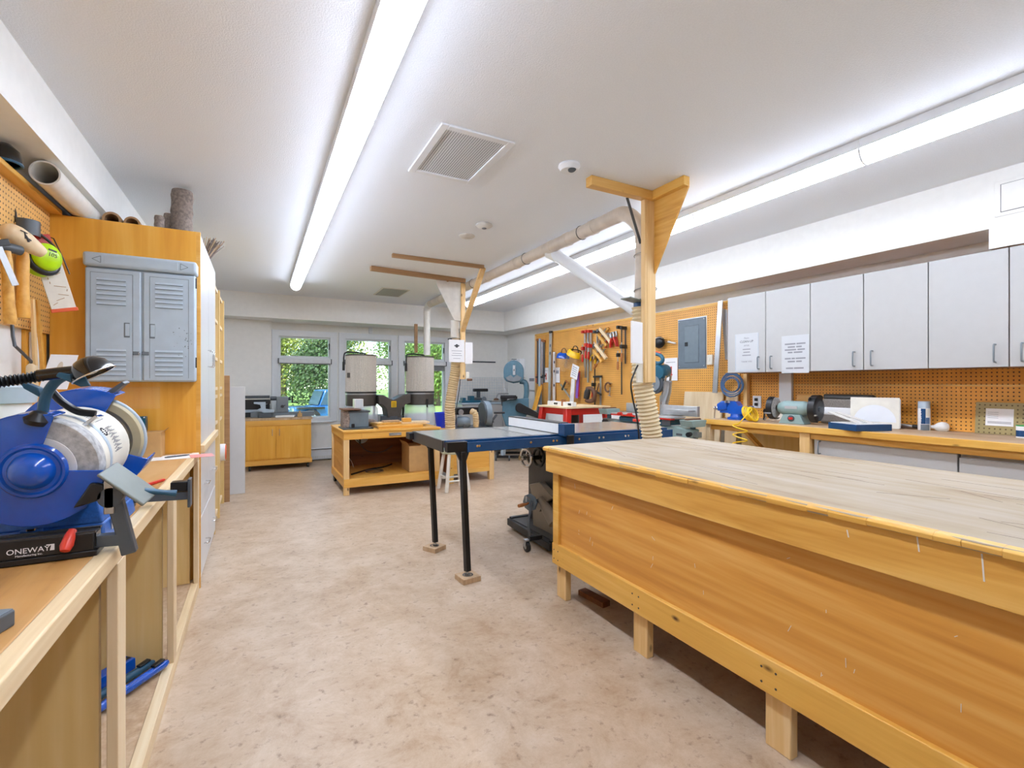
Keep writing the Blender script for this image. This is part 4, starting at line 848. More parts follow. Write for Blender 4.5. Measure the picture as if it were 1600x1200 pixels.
# ------------------------------------------------------------------ far ceiling-hung post
t = thing('ceiling_post', 'thin pine post hung from the ceiling with white triangular panel above the disc sander', 'post', (2.2, 5.38, ZC))
MB().box(2.172, 5.36, 1.27, 2.228, 5.4, 2.44).build('post', 'pinez', t, .003)
MB().box(1.075, 5.26, 2.452, 2.24, 5.405, ZC-.0005).build('ceiling_beam', 'brown', t, .003) if False else MB().bar((1.075, 5.27, 2.474), (2.23, 5.385, 2.474), .05, .05).build('ceiling_beam', 'brown', t, .003)
MB().bar((1.16, 4.665, 2.481), (2.15, 4.665, 2.481), .04, .036).build('ceiling_beam', 'brown', t, .003)
MB().bar((2.145, 4.67, 2.47), (2.19, 5.36, 1.86), .06, .03, (0, 1, 1)).build('diagonal_brace', 'pinez', t, .003)
MB().prism([(1.86, 5.375, 2.452), (2.172, 5.375, 2.452), (2.172, 5.375, 1.98), (2.09, 5.375, 1.985), (1.865, 5.375, 2.40)], (0, .016, 0)).build('triangular_panel', 'cork', t, .001)
MB().bar((2.0, 5.37, 2.452), (2.0, 5.37, 2.44), .02, .02).build('cleat', 'brown', t)
MB().box(2.235, 5.37, 1.27, 2.28, 5.39, 1.36).build('outlet_box', 'cream', t, .003)
MB().cyl((2.25, 5.36, 1.265), (2.31, 5.35, 1.268), .016).build('plug', 'leather', t)
t = thing('dust_drop', 'tan ribbed dust hose dropping from the far hanging post to the disc sander', 'hose', (2.1, 5.44, .8))
MB().cyl((2.125, 5.46, 1.99), (2.125, 5.46, 1.78), .05, n=20).build('drop_pipe', 'pvc', t)
MB().box(2.05, 5.42, 1.755, 2.2, 5.5, 1.77).build('blast_gate', 'black', t, .003)
MB().ribs([(2.125, 5.46, 1.77), (2.14, 5.47, 1.6), (2.15, 5.48, 1.42), (2.12, 5.5, 1.2), (2.08, 5.50, .95), (2.095, 5.54, .78), (2.10, 5.55, .645)], .062, .028, .005, 18).build('flexible_hose', 'hose', t)
MB().tube(path([(2.20, 5.45, 1.45), (2.19, 5.43, 1.3), (2.17, 5.43, 1.12), (2.14, 5.44, .9), (2.15, 5.47, .72)], 40), .005, 6).build('ground_wire', 'dark', t)
s = thing('notice', 'printed notice with a black heading fixed to the front of the far post', 'notice', (2.1, 5.33, 1.48))
m = frame((2.10, 5.325, 1.61), (1, 0, 0), (0, 0, 1))
MB(m).box(-.1, -.135, -.002, .1, .135, .002).build('sheet', 'paper', s)
tx = MB(m); tx.ell((0, .06, .002), (.02, .022, .0012), 14, 6); tx.bar((-.032, .062, .0025), (.032, .062, .0025), .014, .001, (0, 0, 1))
tx.build('black_emblem', 'ink', s)
tx = MB(m)
for z, w_ in ((.0, .066), (-.03, .055), (-.055, .066), (-.09, .045)): tx.bar((-w_, z, .0025), (w_, z, .0025), .005, .0008, (0, 0, 1))
tx.build('text_line', 'grey_ink', s)
tag(MB(frame((2.262, 5.345, 1.59), (1, .1, 0), (0, 0, 1))).box(-.05, -.13, -.002, .055, .13, .002).build('notice', 'paper'), 'blank white sheet fixed on the other side of the far post, beside the printed notice', 'notice')
# ------------------------------------------------------------------ long wall: cupboards, counter, pegboards
t = thing('pegboard', 'big tan pegboard with pine frame holding clamps and the breaker panel', 'pegboard', (XR, 5, .86))
MB().box(4.2, 3.06, .86, 4.2399, 6.99, 2.03).build('board', 'peg', t, flat=True)
MB().box(4.19, 3.06, 2.03, 4.2399, 6.99, 2.062).build('top_strip', 'pine', t, .002)
MB().box(4.19, 6.96, .86, 4.2399, 6.992, 2.03).build('end_strip', 'pinez', t, .002)
t = thing('pegboard', 'brown pegboard running behind the counter under the white cupboards', 'pegboard', (XR, 1, .9))
MB().box(4.205, -1.4, .892, 4.2399, 3.055, 1.34).build('board', 'pegr', t, flat=True)
MB().box(4.2, -1.4, 1.2, 4.2052, 2.55, 1.212).build('joint_strip', 'apron', t)
t = thing('pegboard_offcut', 'faded olive pegboard piece with a paper label leaning at the back of the counter', 'pegboard', (4.15, .9, .892))
MB(frame((4.175, 0, .892), (0, -1, 0), (.1, 0, 1))).box(-1.31, 0, 0, -.5, .205, .006).build('board', 'pego', t, flat=True)
MB(frame((4.177, 0, .892), (0, -1, 0), (.1, 0, 1))).box(-1.26, .055, .006, -1.13, .165, .008).build('paper_label', 'paper', t)
lb = MB(frame((4.177, 0, .892), (0, -1, 0), (.1, 0, 1)))
for z in (.07, .078): lb.box(-1.25, z, .008, -1.14, z+.004, .0085)
for k in range(4): lb.box(-1.25, .14-.012*k, .008, -1.2, .142-.012*k, .0085)
lb.build('label_print', 'grey_ink', t)
# upper cupboards: three units of two doors
UY = [(2.956, 2.205), (2.201, 1.45), (1.446, .69), (.686, -.07)]
ul = ['white wall cupboard with two taped notices on its doors', 'plain white wall cupboard between the one with notices and the one under the bulkhead edge', 'white wall cupboard starting right below the end of the recess in the bulkhead', 'white wall cupboard nearest the camera, only its edge showing']
for k, (a, c) in enumerate(UY):
    t = thing('wall_cupboard', ul[k], 'cupboard', (4.06, (a+c)/2, 1.315), 'white wall cupboards')
    MB().box(3.905, c, 1.315, 4.203, a, 2.015).build('carcass', 'redbox', t, .001)
    MB().box(3.9, c, 1.312, 3.906, a, 1.3155).build('lower_edge', 'brown', t)
    mid = (a+c)/2
    for j, (y0, y1) in enumerate(((mid+.003, a-.001), (c+.001, mid-.003))):
        d = MB().box(3.88, y0, 1.318, 3.9, y1, 2.018).build('door', 'white', t, .0015)
        handle((3.88, (y0+.055) if j == 0 else (y1-.055), 1.40), (0, 0, 1), (-1, 0, 0), 'greysteel', .005, d, L=.105, d=.028)
def sheet(cy, cz, w, h, name, label, parent=None):
    t = thing(name, label, 'notice', (3.88, cy, cz-h/2), 'notices on the cupboard doors'); m = frame((3.8785, cy, cz), (0, -1, 0), (0, 0, 1))
    MB(m).box(-w/2, -h/2, -.001, w/2, h/2, .0005).build('sheet', 'sleeve', t); return t, m
t, m = sheet(2.76, 1.50, .235, .34, 'notice', 'clean-up notice taped on the end cupboard door beside the steel straightedge')
MB(m).box(-.1125, -.165, .0005, -.110, .165, .0012).box(.110, -.165, .0005, .1125, .165, .0012).box(-.11, -.165, .0005, .11, -.161, .0012).build('sleeve_edge', 'locker', t)
text('heading', 'CLEAN-UP', .028, m @ Matrix.Translation((.0, .088, .001)), 'ink', t)
text('text_line', 'Please', .02, m @ Matrix.Translation((.0, .122, .001)), 'grey_ink', t)
text('text_line', 'AFTER', .019, m @ Matrix.Translation((.0, .054, .001)), 'grey_ink', t)
tx = MB(m)
for z, w_ in ((.028, .038), (.002, .032), (-.026, .042)): tx.box(-w_, z-.005, .0006, w_, z+.003, .001)
tx.build('text_line', 'grey_ink', t)
text('text_line', 'THANK YOU', .018, m @ Matrix.Translation((.0, -.09, .001)), 'grey_ink', t)
t, m = sheet(2.323, 1.46, .225, .31, 'notice', 'longer printed notice taped on the second cupboard door')
tx = MB(m)
for z, ws in ((.085, ((-.085, .005), (.012, .085))), (.06, ((-.06, 0), (.01, .055))), (.037, ((-.085, .01), (.02, .08))), (.015, ((-.06, -.02), (-.01, .06))), (-.035, ((-.085, -.035), (-.028, .0), (.006, .085))), (-.06, ((-.06, .0), (.01, .055))), (-.115, ((-.075, -.015), (-.008, .07)))):
    for a, c in ws: tx.box(a, z-.006, .0006, c, z+.006, .001)
tx.build('text_line', 'grey_ink', t)
# counter
t = thing('counter', 'long counter with worn top and pine front edge under the cupboards', 'counter', (3.94, 1, 0))
MB().box(3.672, -1.4, .858, 4.205, 3.025, .89).build('worktop', 'ctop', t, .001)
MB().box(3.64, -1.4, .846, 3.672, 3.025, .891).build('front_edging', 'pine', t, .003)
MB().box(3.675, -1.4, .80, 3.70, 3.01, .858).build('apron', 'apron', t)
MB().box(3.66, 2.083, 0, 3.71, 2.158, .845).build('post', 'pinez', t, .002)
MB().box(3.66, 2.975, 0, 3.72, 3.02, .845).build('end_post', 'pale', t, .002)
MB().box(3.69, 2.158, .80, 3.71, 2.975, .822).build('rail', 'pine', t, .002)
MB().box(4.17, 2.083, 0, 4.203, 3.02, .858).build('back_board', 'tan', t)
MB().box(3.72, 2.083, 0, 4.17, 2.1, .858).build('divider', 'tan', t)
MB().box(3.70, 2.1, .06, 4.17, 3.0, .08).build('shelf', 'tan', t)
MB().bar((3.78, 2.75, .845), (4.12, 2.78, .62), .035, .035).build('angle_brace', 'apron', t)
for k, (a, c) in enumerate(((2.07, 1.238), (1.232, .4), (.394, -.4))):
    t = thing('base_cabinet', ['white base cabinet beside the open knee space under the counter', 'white base cabinet with lower plain door next along the counter', 'white base cabinet nearest the camera under the counter'][k], 'cabinet', (3.95, (a+c)/2, 0), 'white base cabinets')
    MB().box(3.72, c, .05, 4.165, a, .795).build('carcass', 'white', t)
    MB().box(3.76, c, 0, 4.165, a, .05).build('plinth', 'redbox', t)
    dz = .80 if k == 0 else .775
    d = MB().box(3.695, c+.002, .06, 3.718, a-.002, dz).build('door', 'white', t, .002)
    if k != 1: handle((3.695, a-.045, .742), (0, 0, 1), (-1, 0, 0), 'greysteel', .005, d, L=.09)
tag(MB().bar((3.3, 2.42, .73), (3.3, 2.85, .73), .02, .015).bar((3.3, 2.42, .01), (3.3, 2.85, .01), .02, .015).bar((3.3, 2.43, 0), (3.3, 2.43, .735), .02, .02, (1, 0, 0)).bar((3.3, 2.84, 0), (3.3, 2.84, .735), .02, .02, (1, 0, 0)).build('canvas_stretcher', 'pale', bevel=.002), 'pale empty wooden stretcher standing on the floor before the counter end', 'stretcher')
tag(MB().box(4.15, 2.95, .892, 4.195, 2.99, 1.312).build('stud', 'pinez', bevel=.003), 'short pine stud standing on the counter end below the cupboard with notices', 'stud')
tag(MB().box(4.17, 2.53, .892, 4.203, 2.645, 1.312).build('white_board', 'paint', bevel=.003), 'upright white board strip between the counter and the second cupboard door', 'board')
# plywood leaning at the counter end
tag(MB(frame((4.06, 3.5, 0), (0, -1, 0), (.11, 0, 1))).box(-.22, 0, 0, .27, 1.135, .018).build('plywood_sheet', 'pale'), 'tall pale plywood sheet leaning below the breaker panel', 'plywood')
tag(MB(frame((4.11, 3.12, .0), (0, -1, 0), (.065, 0, 1))).box(-.07, 0, 0, .06, 1.14, .015).build('plywood_sheet', 'pale'), 'narrow pale plywood sheet leaning behind the blue vise', 'plywood')
# breaker panel, switch, outlets
t = thing('breaker_panel', 'grey electrical breaker panel recessed in the tan pegboard', 'electrical panel', (4.2, 3.65, 1.39))
MB().box(4.186, 3.462, 1.388, 4.199, 3.832, 1.93).build('cover', 'panelgrey', t, .003)
MB().box(4.1965, 3.452, 1.378, 4.1995, 3.842, 1.94).build('surround', 'alu', t)
MB().box(4.181, 3.545, 1.45, 4.187, 3.735, 1.85).build('door', 'panelgrey2', t, .003)
for sg in ((3.543, 3.547), (3.733, 3.737)): MB().box(4.1845, sg[0], 1.447, 4.187, sg[1], 1.853).build('door_gap', 'dgrey', t)
MB().box(4.1845, 3.543, 1.447, 4.187, 3.737, 1.451).box(4.1845, 3.543, 1.849, 4.187, 3.737, 1.853).build('door_gap', 'dgrey', t) if False else MB().box(4.1845, 3.543, 1.447, 4.187, 3.737, 1.451).build('door_gap', 'dgrey', t)
MB().box(4.1845, 3.543, 1.849, 4.187, 3.737, 1.853).build('door_gap', 'dgrey', t)
MB().box(4.177, 3.69, 1.63, 4.183, 3.73, 1.675).build('latch', 'black', t, .002)
s4 = MB()
for y in (3.48, 3.815):
    for z in (1.41, 1.91): s4.lathe((4.186, y, z), (-1, 0, 0), [(.006, -.001), (.005, .002), (0, .003)], 10)
s4.build('screw', 'steel', t)
t = thing('light_switch', 'cream surface switch box beside the breaker panel', 'switch', (4.19, 3.39, 1.42))
MB().box(4.165, 3.36, 1.415, 4.199, 3.425, 1.52).build('box', 'cream', t, .005)
MB().box(4.158, 3.386, 1.45, 4.166, 3.4, 1.485).build('toggle', 'cream', t, .002)
t = thing('power_outlet', 'double power outlet on the brown pegboard beside the pine stud', 'outlet', (4.2, 2.88, .98))
MB().box(4.193, 2.835, .985, 4.2045, 2.92, 1.10).build('plate', 'paint', t, .003)
for z in (1.02, 1.065): MB().box(4.18, 2.865, z-.014, 4.194, 2.895, z+.014).build('plug', 'black', t, .004)
tag(MB(frame((4.165, 2.66, .891), (0, -1, 0), (.12, 0, 1))).box(-.075, 0, 0, .07, .2, .006).build('wall_card', 'cream'), 'blank cream board leaning behind the small grey grinder', 'board')
# straightedge, grey sheet, blue cable coil
tag(MB().bar((4.15, 3.244, 2.061), (4.1, 3.273, 1.122), .012, .055, (0, 1, 0)).build('straightedge', 'steel', bevel=.001), 'long aluminium straightedge hanging beside the cream switch box', 'straightedge')
tag(MB().prism([(4.18, 3.259, 1.987), (4.18, 3.192, 1.965), (4.18, 3.184, 1.459), (4.18, 3.214, 1.461)], (.008, 0, 0)).build('steel_plate', 'steel'), 'tapered steel plate hanging between the straightedge and the first cupboard', 'plate')
cc = Vector((4.12, 3.095, 1.214)); b = MB()
b.tube([cc + Vector((.006*math.sin(i*.9), -(.105+.024*math.sin(i*.061))*math.cos(i*.42), (.095+.026*math.sin(i*.047+1))*math.sin(i*.42)-.012*math.sin(i*.061)**2)) for i in range(100)], .0055, 7)
tag(b.build('cable_coil', 'cableb'), 'coiled blue extension cable hanging above the blue vise', 'cable')
# ---- on the counter
t = thing('bench_vise', 'blue bench vise bolted to the far end of the counter', 'vise', (3.86, 2.86, .891))
m = Matrix.Translation((3.86, 2.84, .891)) @ Matrix.Rotation(math.radians(12), 4, 'Z')
MB(m).lathe((0, 0, 0), (0, 0, 1), [(0, 0), (.085, 0), (.085, .018), (.06, .026), (.055, .05), (0, .05)], 28).build('swivel_base', 'blue', t)
MB(m).prism([(0, -.12, .05), (0, .06, .05), (0, .075, .10), (0, .045, .165), (0, -.005, .165), (0, -.03, .125), (0, -.125, .125), (0, -.135, .08)], (.001, 0, 0)).prism([(-.045, -.12, .05), (-.045, .06, .05), (-.045, .075, .10), (-.045, .045, .165), (-.045, -.005, .165), (-.045, -.03, .125), (-.045, -.125, .125), (-.045, -.135, .08)], (.09, 0, 0)).build('body', 'blue', t, .01)
MB(m).prism([(-.045, .075, .09), (-.045, .165, .07), (-.045, .175, .135), (-.045, .13, .165), (-.045, .085, .165)], (.09, 0, 0)).build('moving_jaw', 'blue', t, .01)
MB(m).box(-.06, .045, .15, .06, .056, .172).box(-.06, .078, .15, .06, .089, .172).build('jaw_plates', 'steel', t, .001)
MB(m).box(-.03, -.08, .055, .03, .15, .085).build('slide', 'blue', t, .004)
MB(m).cyl((0, .165, .095), (0, .215, .095), .018, n=14).build('screw', 'chrome', t)
MB(m).tube([(-.02, .20, .115), (-.028, .20, .05), (-.036, .20, -.05)], .006, 8).build('handle', 'chrome', t)
t = thing('air_hose', 'yellow coiled air hose draped over the counter edge beside the blue vise', 'hose', (3.66, 2.62, .55))
pts = []
for i in range(130): a = i*.45; pts.append((3.80+.058*math.cos(a)-.0006*i, 2.70-.0009*i+.022*math.sin(a)+.012*math.sin(i*.05), .955+.056*math.sin(a)+.004*math.sin(i*.31)))
pts += [(3.72, 2.60, .99), (3.66, 2.60, .955), (3.61, 2.62, .90)]
for i in range(1, 150): a = i*.42; pts.append((3.595+.02*math.cos(a), 2.62+.066*math.sin(a), .88-.0052*i))
MB().tube(path(pts, len(pts)*2), .005, 7).build('coil', 'cabley', t)
t = thing('blow_gun', 'black air gun lying behind the yellow hose', 'air gun', (4.0, 2.66, .891))
MB().tube([(3.92, 2.62, .905), (4.05, 2.7, .965)], .009, 10).build('barrel', 'black', t)
MB().cyl((4.05, 2.70, .965), (4.075, 2.715, .975), .016, n=12).build('grip_end', 'black', t)
MB().tube([(3.91, 2.61, .90), (3.90, 2.58, .93)], .006, 8).build('fitting', 'brass', t)
t = thing('bench_grinder', 'small grey green bench grinder with two dark wheels on the counter', 'grinder', (3.86, 2.33, .891))
m = Matrix.Translation((3.87, 2.32, .891)) @ Matrix.Rotation(math.radians(6), 4, 'Z')
MB(m).prism([(-.06, .10, 0), (-.06, -.10, 0), (-.06, -.065, .075), (-.06, .065, .075)], (.12, 0, 0)).build('pedestal', 'sage', t, .004)
MB(m).lathe((0, .12, .125), (0, -1, 0), [(0, 0), (.04, 0), (.056, .03), (.06, .05), (.06, .19), (.056, .21), (.04, .24), (0, .24)], 28).build('motor', 'sage', t)
MB(m).box(-.0625, -.045, .122, -.058, .05, .145).build('name_plate', 'white', t)
MB(m).lathe((-.062, 0, .045), (-1, 0, 0), [(.026, -.004), (.026, .004), (.022, .006), (0, .006)], 20).build('switch_plate', 'dgrey', t)
MB(m).box(-.071, -.016, .035, -.067, .016, .055).build('switch', 'red', t, .002)
for sgn, rr in ((1, .085), (-1, .098)):
    MB(m).lathe((0, sgn*.165, .125), (0, sgn, 0), [(.02, -.02), (rr, -.016), (rr, .014), (.02, .018), (.02, .026), (0, .028)], 34).build('wheel', 'dgrey' if sgn < 0 else 'stone', t)
    MB(m).lathe((0, sgn*.165, .125), (0, sgn, 0), [(rr+.012, -.026), (rr+.014, -.024), (rr+.014, .022), (rr+.01, .024), (rr-.03, .024)], 30, math.radians(60), math.radians(250), ref=(1, 0, 0)).build('guard', 'black', t)
    MB(m).box(-.10, sgn*.145, .075, -.07, sgn*.2, .085).build('tool_rest', 'steel', t, .001)
    MB(m).tube([(-.06, sgn*.15, .2), (-.085, sgn*.15, .215), (-.10, sgn*.15, .20)], .006, 6).build('shield_stem', 'black', t)
MB(m).box(-.11, -.2, .218, -.06, -.12, .222).build('eye_shield', 'clear', t)
tag(MB(frame((4.13, 2.2, .893), (0, -1, 0), (.17, 0, 1))).box(-.27, 0, 0, .05, .23, .012).build('board_offcut', 'plyy'), 'amber plywood offcut leaning behind the small grinder', 'board')
t = thing('anti_slip_roll', 'speckled grey roll wrapped with a white band leaning on the brown pegboard', 'roll', (4.05, 1.98, .891))
m = frame((4.08, 1.98, .893), (0, -1, 0), (.2, 0, 1))
MB(m).box(-.24, 0, 0, .15, .20, .05).build('roll', 'granite', t, .02, segs=3)
MB(m).box(-.235, .195, -.004, .13, .238, .045).build('folded_edge', 'dark', t, .012)
MB(m).box(-.22, .06, -.004, .16, .135, .054).build('white_band', 'paper', t, .018, segs=3)
t = thing('framed_tile', 'square white framed tile leaning behind the blue tray', 'tile', (4.02, 1.82, .891))
m = frame((4.0, 1.80, .8915), (.36, -.93, 0), (.10, .04, 1))
MB(m).box(-.155, 0, -.012, .135, .225, .0).build('panel', 'cream', t, .002)
MB(m).lathe((-.01, .045, .0), (0, 0, 1), [(.125, -.001), (.125, .001), (0, .0015)], 40, 0, PI, ref=(1, 0, 0)).build('arch', 'paint', t)
MB(m).box(-.145, .005, -.03, .14, .215, -.014).build('back_tile', 'paint', t, .002)
t = thing('blue_tray', 'shallow blue foam tray holding white strips on the counter', 'tray', (3.73, 1.82, .891))
m = Matrix.Translation((3.76, 1.80, .891)) @ Matrix.Rotation(math.radians(-20), 4, 'Z')
MB(m).box(-.13, -.115, 0, .15, .125, .045).build('foam', 'navy', t, .003)
MB(m).box(-.118, -.105, .045, .14, .115, .048).build('white_top', 'tile', t)
for k, (dx, ry) in enumerate(((-.04, 0), (.03, .1))):
    tag(MB(m @ Matrix.Translation((dx, .05, .075)) @ Matrix.Rotation(.3, 4, 'X') @ Matrix.Rotation(.2+ry, 4, 'Z')).box(-.02, -.10, -.003, .02, .14, .003).build('white_strip', 'cork'), ['white strip lying crossways on the blue tray closer to the counter edge', 'white strip lying crossways on the blue tray closer to the framed tile'][k], 'strip', 'white strips on the blue tray')
t = thing('caulking_rod', 'steel rod with dark fitting lying along the counter behind the framed tile', 'rod', (4.15, 1.68, .891))
MB().tube([(4.13, 1.84, .93), (4.165, 1.64, .91)], .01, 10).build('tube', 'steel', t)
MB().tube([(4.165, 1.645, .91), (4.168, 1.625, .909), (4.171, 1.60, .907)], [.014, .014, .008], 10).build('nozzle', 'black', t)
tag(MB().tube([(4.12, 1.8, .899), (4.185, 1.56, .899)], .007, 8).build('dowel', 'leather'), 'thin brown dowel on the counter under the steel rod', 'dowel')
t = thing('spray_can', 'white and navy can with vertical lettering standing on the counter', 'can', (4.15, 1.585, .891))
c0 = (4.13, 1.565, .891)
MB().lathe(c0, (0, 0, 1), [(0, 0), (.033, 0), (.0345, .003), (.0345, .152), (.033, .155), (0, .155)], 32).build('can', 'paper', t)
MB().lathe(c0, (0, 0, 1), [(.0335, .154), (.0335, .2), (.032, .203), (0, .203)], 32).build('cap', 'locker', t)
va = math.atan2(-1.565, -4.13)
def wrap(a0, a1, z0, z1, mt, nm, r=.0349):
    MB().lathe(c0, (0, 0, 1), [(r-.0004, z0), (r, z0), (r, z1), (r-.0004, z1)], 12, va+a0, va+a1, ref=(1, 0, 0)).build(nm, mt, t)
wrap(-.5, .25, .045, .152, 'navy', 'navy_panel'); wrap(-.55, .95, .002, .042, 'lockdk', 'lower_print'); wrap(.27, .9, .1, .15, 'cream', 'gold_print'); wrap(.27, 1.0, .045, .09, 'cableb', 'blue_print')
n_ = Vector((math.cos(va-.12), math.sin(va-.12), 0))
text('lettering', 'ROMA', .026, frame(Vector(c0)+n_*.0354+n_.cross(UP)*-.009*-1+Vector((0, 0, .095)), (0, 0, 1), -(UP.cross(n_))), 'paper', t)
t = thing('rubber_bulb', 'white rubber squeeze bulb lying beside the spray can', 'bulb', (4.16, 1.49, .891))
MB().lathe((4.145, 1.532, .915), (.3, -1, .05), [(0, -.004), (.012, 0), (.014, .016), (.03, .036), (.036, .058), (.033, .08), (.02, .094), (0, .098)], 24).build('bulb', 'tile', t)
t = thing('paint_tin', 'small blue and white tin at the end of the visible counter', 'tin', (4.1, 1.2, .891))
MB().lathe((4.07, 1.06, .891), (0, 0, 1), [(0, 0), (.03, 0), (.03, .07), (0, .07)], 24).build('tin', 'paper', t)
MB().lathe((4.07, 1.06, .891), (0, 0, 1), [(.0304, .008), (.0306, .008), (.0306, .045), (.0304, .045)], 24).build('blue_label', 'navy', t)
MB().lathe((4.07, 1.06, .961), (0, 0, 1), [(0, .0), (.0305, 0), (.0305, .006), (0, .006)], 24).build('lid', 'green', t)
# ---- tools on the big pegboard; u runs towards the camera end, v up, w out of the wall
def wf(p): return frame(p, (0, -1, 0), (0, 0, 1))
def fclamp(p, L, label, bar='dgrey', head='black', grip='redbox', w=.012, jaw=.10, drop=.35):
    t = thing('bar_clamp', label, 'clamp', p, 'clamps on the big pegboard'); m = wf(p)
    MB(m).cyl((0, .008, -.04), (0, .008, .03), .004, n=8).build('hook', 'hook', t)
    MB(m).box(-w/2, -L, .0, w/2, .02, w).build('bar', bar, t, .001)
    MB(m).box(-w, -.01, -.004, w, .03, jaw).build('fixed_jaw', head, t, .004)
    MB(m).box(-w*1.1, -L*drop-.03, -.004, w*1.1, -L*drop+.02, jaw).build('sliding_jaw', head, t, .004)
    MB(m).cyl((0, -L*drop-.09, jaw*.8), (0, -L*drop+.05, jaw*.8), .006, n=8).build('screw', 'steel', t)
    MB(m).tube([(0, -L*drop-.2, jaw*.8), (0, -L*drop-.18, jaw*.8), (0, -L*drop-.1, jaw*.8), (0, -L*drop-.09, jaw*.8)], [.01, .017, .015, .009], 12).build('grip', grip, t)
    return t
W_ = 4.195
for i, (px, y0, y1, mt, lb) in enumerate(((840, 530, 612, 'dgrey', 'dark pipe clamp bar nearest the pegboard end strip'), (847, 531, 610, 'steel', 'grey pipe clamp bar beside the light blue one'), (850, 532, 608, 'dgrey', 'slim dark pipe clamp bar closest to the long level'))):
    a, b_ = Vector([(4.17, 6.863, 1.969), (4.17, 6.719, 1.946), (4.17, 6.659, 1.931)][i]), Vector([(4.17, 6.863, 1.209), (4.17, 6.719, 1.209), (4.17, 6.659, 1.231)][i])
    t = thing('pipe_clamp', lb, 'clamp', a, 'clamps on the big pegboard')
    MB().cyl(a, b_, .014, n=12).build('pipe', mt, t)
    MB().box(a.x-.02, a.y-.025, a.z-.03, a.x+.02, a.y+.025, a.z+.005).build('head', 'redbox', t, .003)
    MB().box(a.x-.025, a.y-.025, b_.z+.1, a.x+.02, a.y+.025, b_.z+.13).build('slide', 'dark', t, .003)
tag(MB().bar((4.14, 6.742, 1.968), (4.14, 6.762, 0.845), .045, .02, (1, 0, 0)).build('clamp_bar', 'locker', bevel=.002), 'long light blue grey bar hanging in front of the pipe clamps', 'bar')
t = thing('spirit_level', 'longest aluminium level hanging from the top of the big pegboard', 'level', (4.16, 6.448, 2.058))
MB().bar((4.16, 6.439, 2.057), (4.16, 6.477, 0.867), .06, .022, (1, 0, 0)).build('beam', 'alu', t, .002)
MB().bar((4.16, 6.439, 2.068), (4.16, 6.443, 2.027), .065, .028, (1, 0, 0)).build('end_cap', 'black', t, .002)
for q in ((4.145, 6.429, 1.829), (4.145, 6.435, 1.705)): MB().ell(q, (.004, .014, .028), 10, 8).build('vial', 'tealh', t)
t = thing('spirit_level', 'shorter white level with dark vials beside the longest level', 'level', (4.16, 6.336, 1.721))
MB().bar((4.16, 6.336, 1.721), (4.16, 6.345, 0.883), .05, .022, (1, 0, 0)).build('beam', 'cork', t, .002)
for q in ((4.145, 6.313, 1.556), (4.145, 6.317, 1.413), (4.145, 6.32, 1.189)): MB().ell(q, (.005, .016, .024), 10, 8).build('vial', 'black', t)
def arrow_sheet(p, w, h, label, arrow=True):
    t = thing('notice', label, 'notice', p, 'notices on the big pegboard'); m = wf(p)
    MB(m).box(-w/2, -h/2, 0, w/2, h/2, .002).build('sheet', 'paper', t)
    if arrow:
        MB(m).prism([(-w*.1, h*.12, .002), (w*.1, h*.12, .002), (w*.1, -h*.22, .002), (w*.18, -h*.22, .002), (0, -h*.36, .002), (-w*.18, -h*.22, .002), (-w*.1, -h*.22, .002)], (0, 0, .001)).build('red_arrow', 'red_ink', t)
        MB(m).box(-w*.35, h*.3, .002, w*.35, h*.32, .0026).build('text_line', 'grey_ink', t)
    else:
        MB(m).box(-w*.3, h*.1, .002, w*.3, h*.3, .0026).build('picture', 'grey_ink', t)
    return t
arrow_sheet((4.19, 3.943, 1.382), .2, .26, 'white sheet with red down arrow beside the breaker panel')
arrow_sheet((4.19, 6.621, 1.357), .13, .24, 'white sheet with red down arrow between the pipe clamps and the long level')
arrow_sheet((4.19, 6.289, 1.352), .13, .24, 'white sheet with small grey picture beside the shorter level', False)
# face shields
for i, (p, mt, lb) in enumerate((((4.1, 5.996, 1.601), 'blue', 'face shield with blue brow guard hanging on the big pegboard'), ((4.09, 5.716, 1.626), 'yellow', 'face shield with yellow brow guard hanging on the big pegboard'))):
    t = thing('face_shield', lb, 'face shield', p, 'face shields on the big pegboard'); m = wf(p) @ Matrix.Rotation(math.radians(-28 if i else -8), 4, 'Z')
    MB(m).lathe((0, .0, -.02), (0, 1, 0), [(.118, 0), (.125, .005), (.11, .065), (.085, .085), (.08, .08), (.1, .06)], 24, PI*.98, PI*2.02, ref=(1, 0, 0)).build('brow_guard', mt, t)
    MB(m).lathe((0, -.19, -.02), (0, 1, 0), [(.112, 0), (.12, .19), (.118, .19), (.11, 0)], 24, PI*1.05, PI*1.95, ref=(1, 0, 0)).build('visor', 'clear', t)
    MB(m).torus((0, .06, -.02), (0, 1, .2), .085, .008, 24, 8).build('headband', 'black', t)
    MB(m).tube(path([(-.08, .05, -.02), (-.05, .13, .0), (.03, .15, 0), (.08, .06, -.02)], 20), .007, 6).build('crown_strap', 'leather' if i == 0 else 'black', t)
t = thing('tag_card', 'tilted white instruction card hanging under the face shields', 'card', (4.08, 5.67, 1.389))
m = wf((4.08, 5.67, 1.389)) @ Matrix.Rotation(math.radians(-18), 4, 'Z')
MB(m).box(-.085, -.10, -.002, .085, .10, .002).build('card', 'paper', t)
tx = MB(m)
for k in range(5): tx.box(-.06, .06-.03*k, .002, .05, .068-.03*k, .0026)
tx.build('text_line', 'grey_ink', t)
tag(MB().bar((4.1, 5.73, 1.286), (4.1, 5.778, 0.906), .085, .015, (1, 0, 0)).build('white_batten', 'tile', bevel=.002), 'white board strip standing behind the router table under the instruction card', 'board')
tag(MB().bar((4.13, 5.652, 1.379), (4.13, 5.691, 1.003), .055, .01, (1, 0, 0)).build('patterned_strip', 'violet'), 'violet patterned strip beside the white board strip', 'strip')
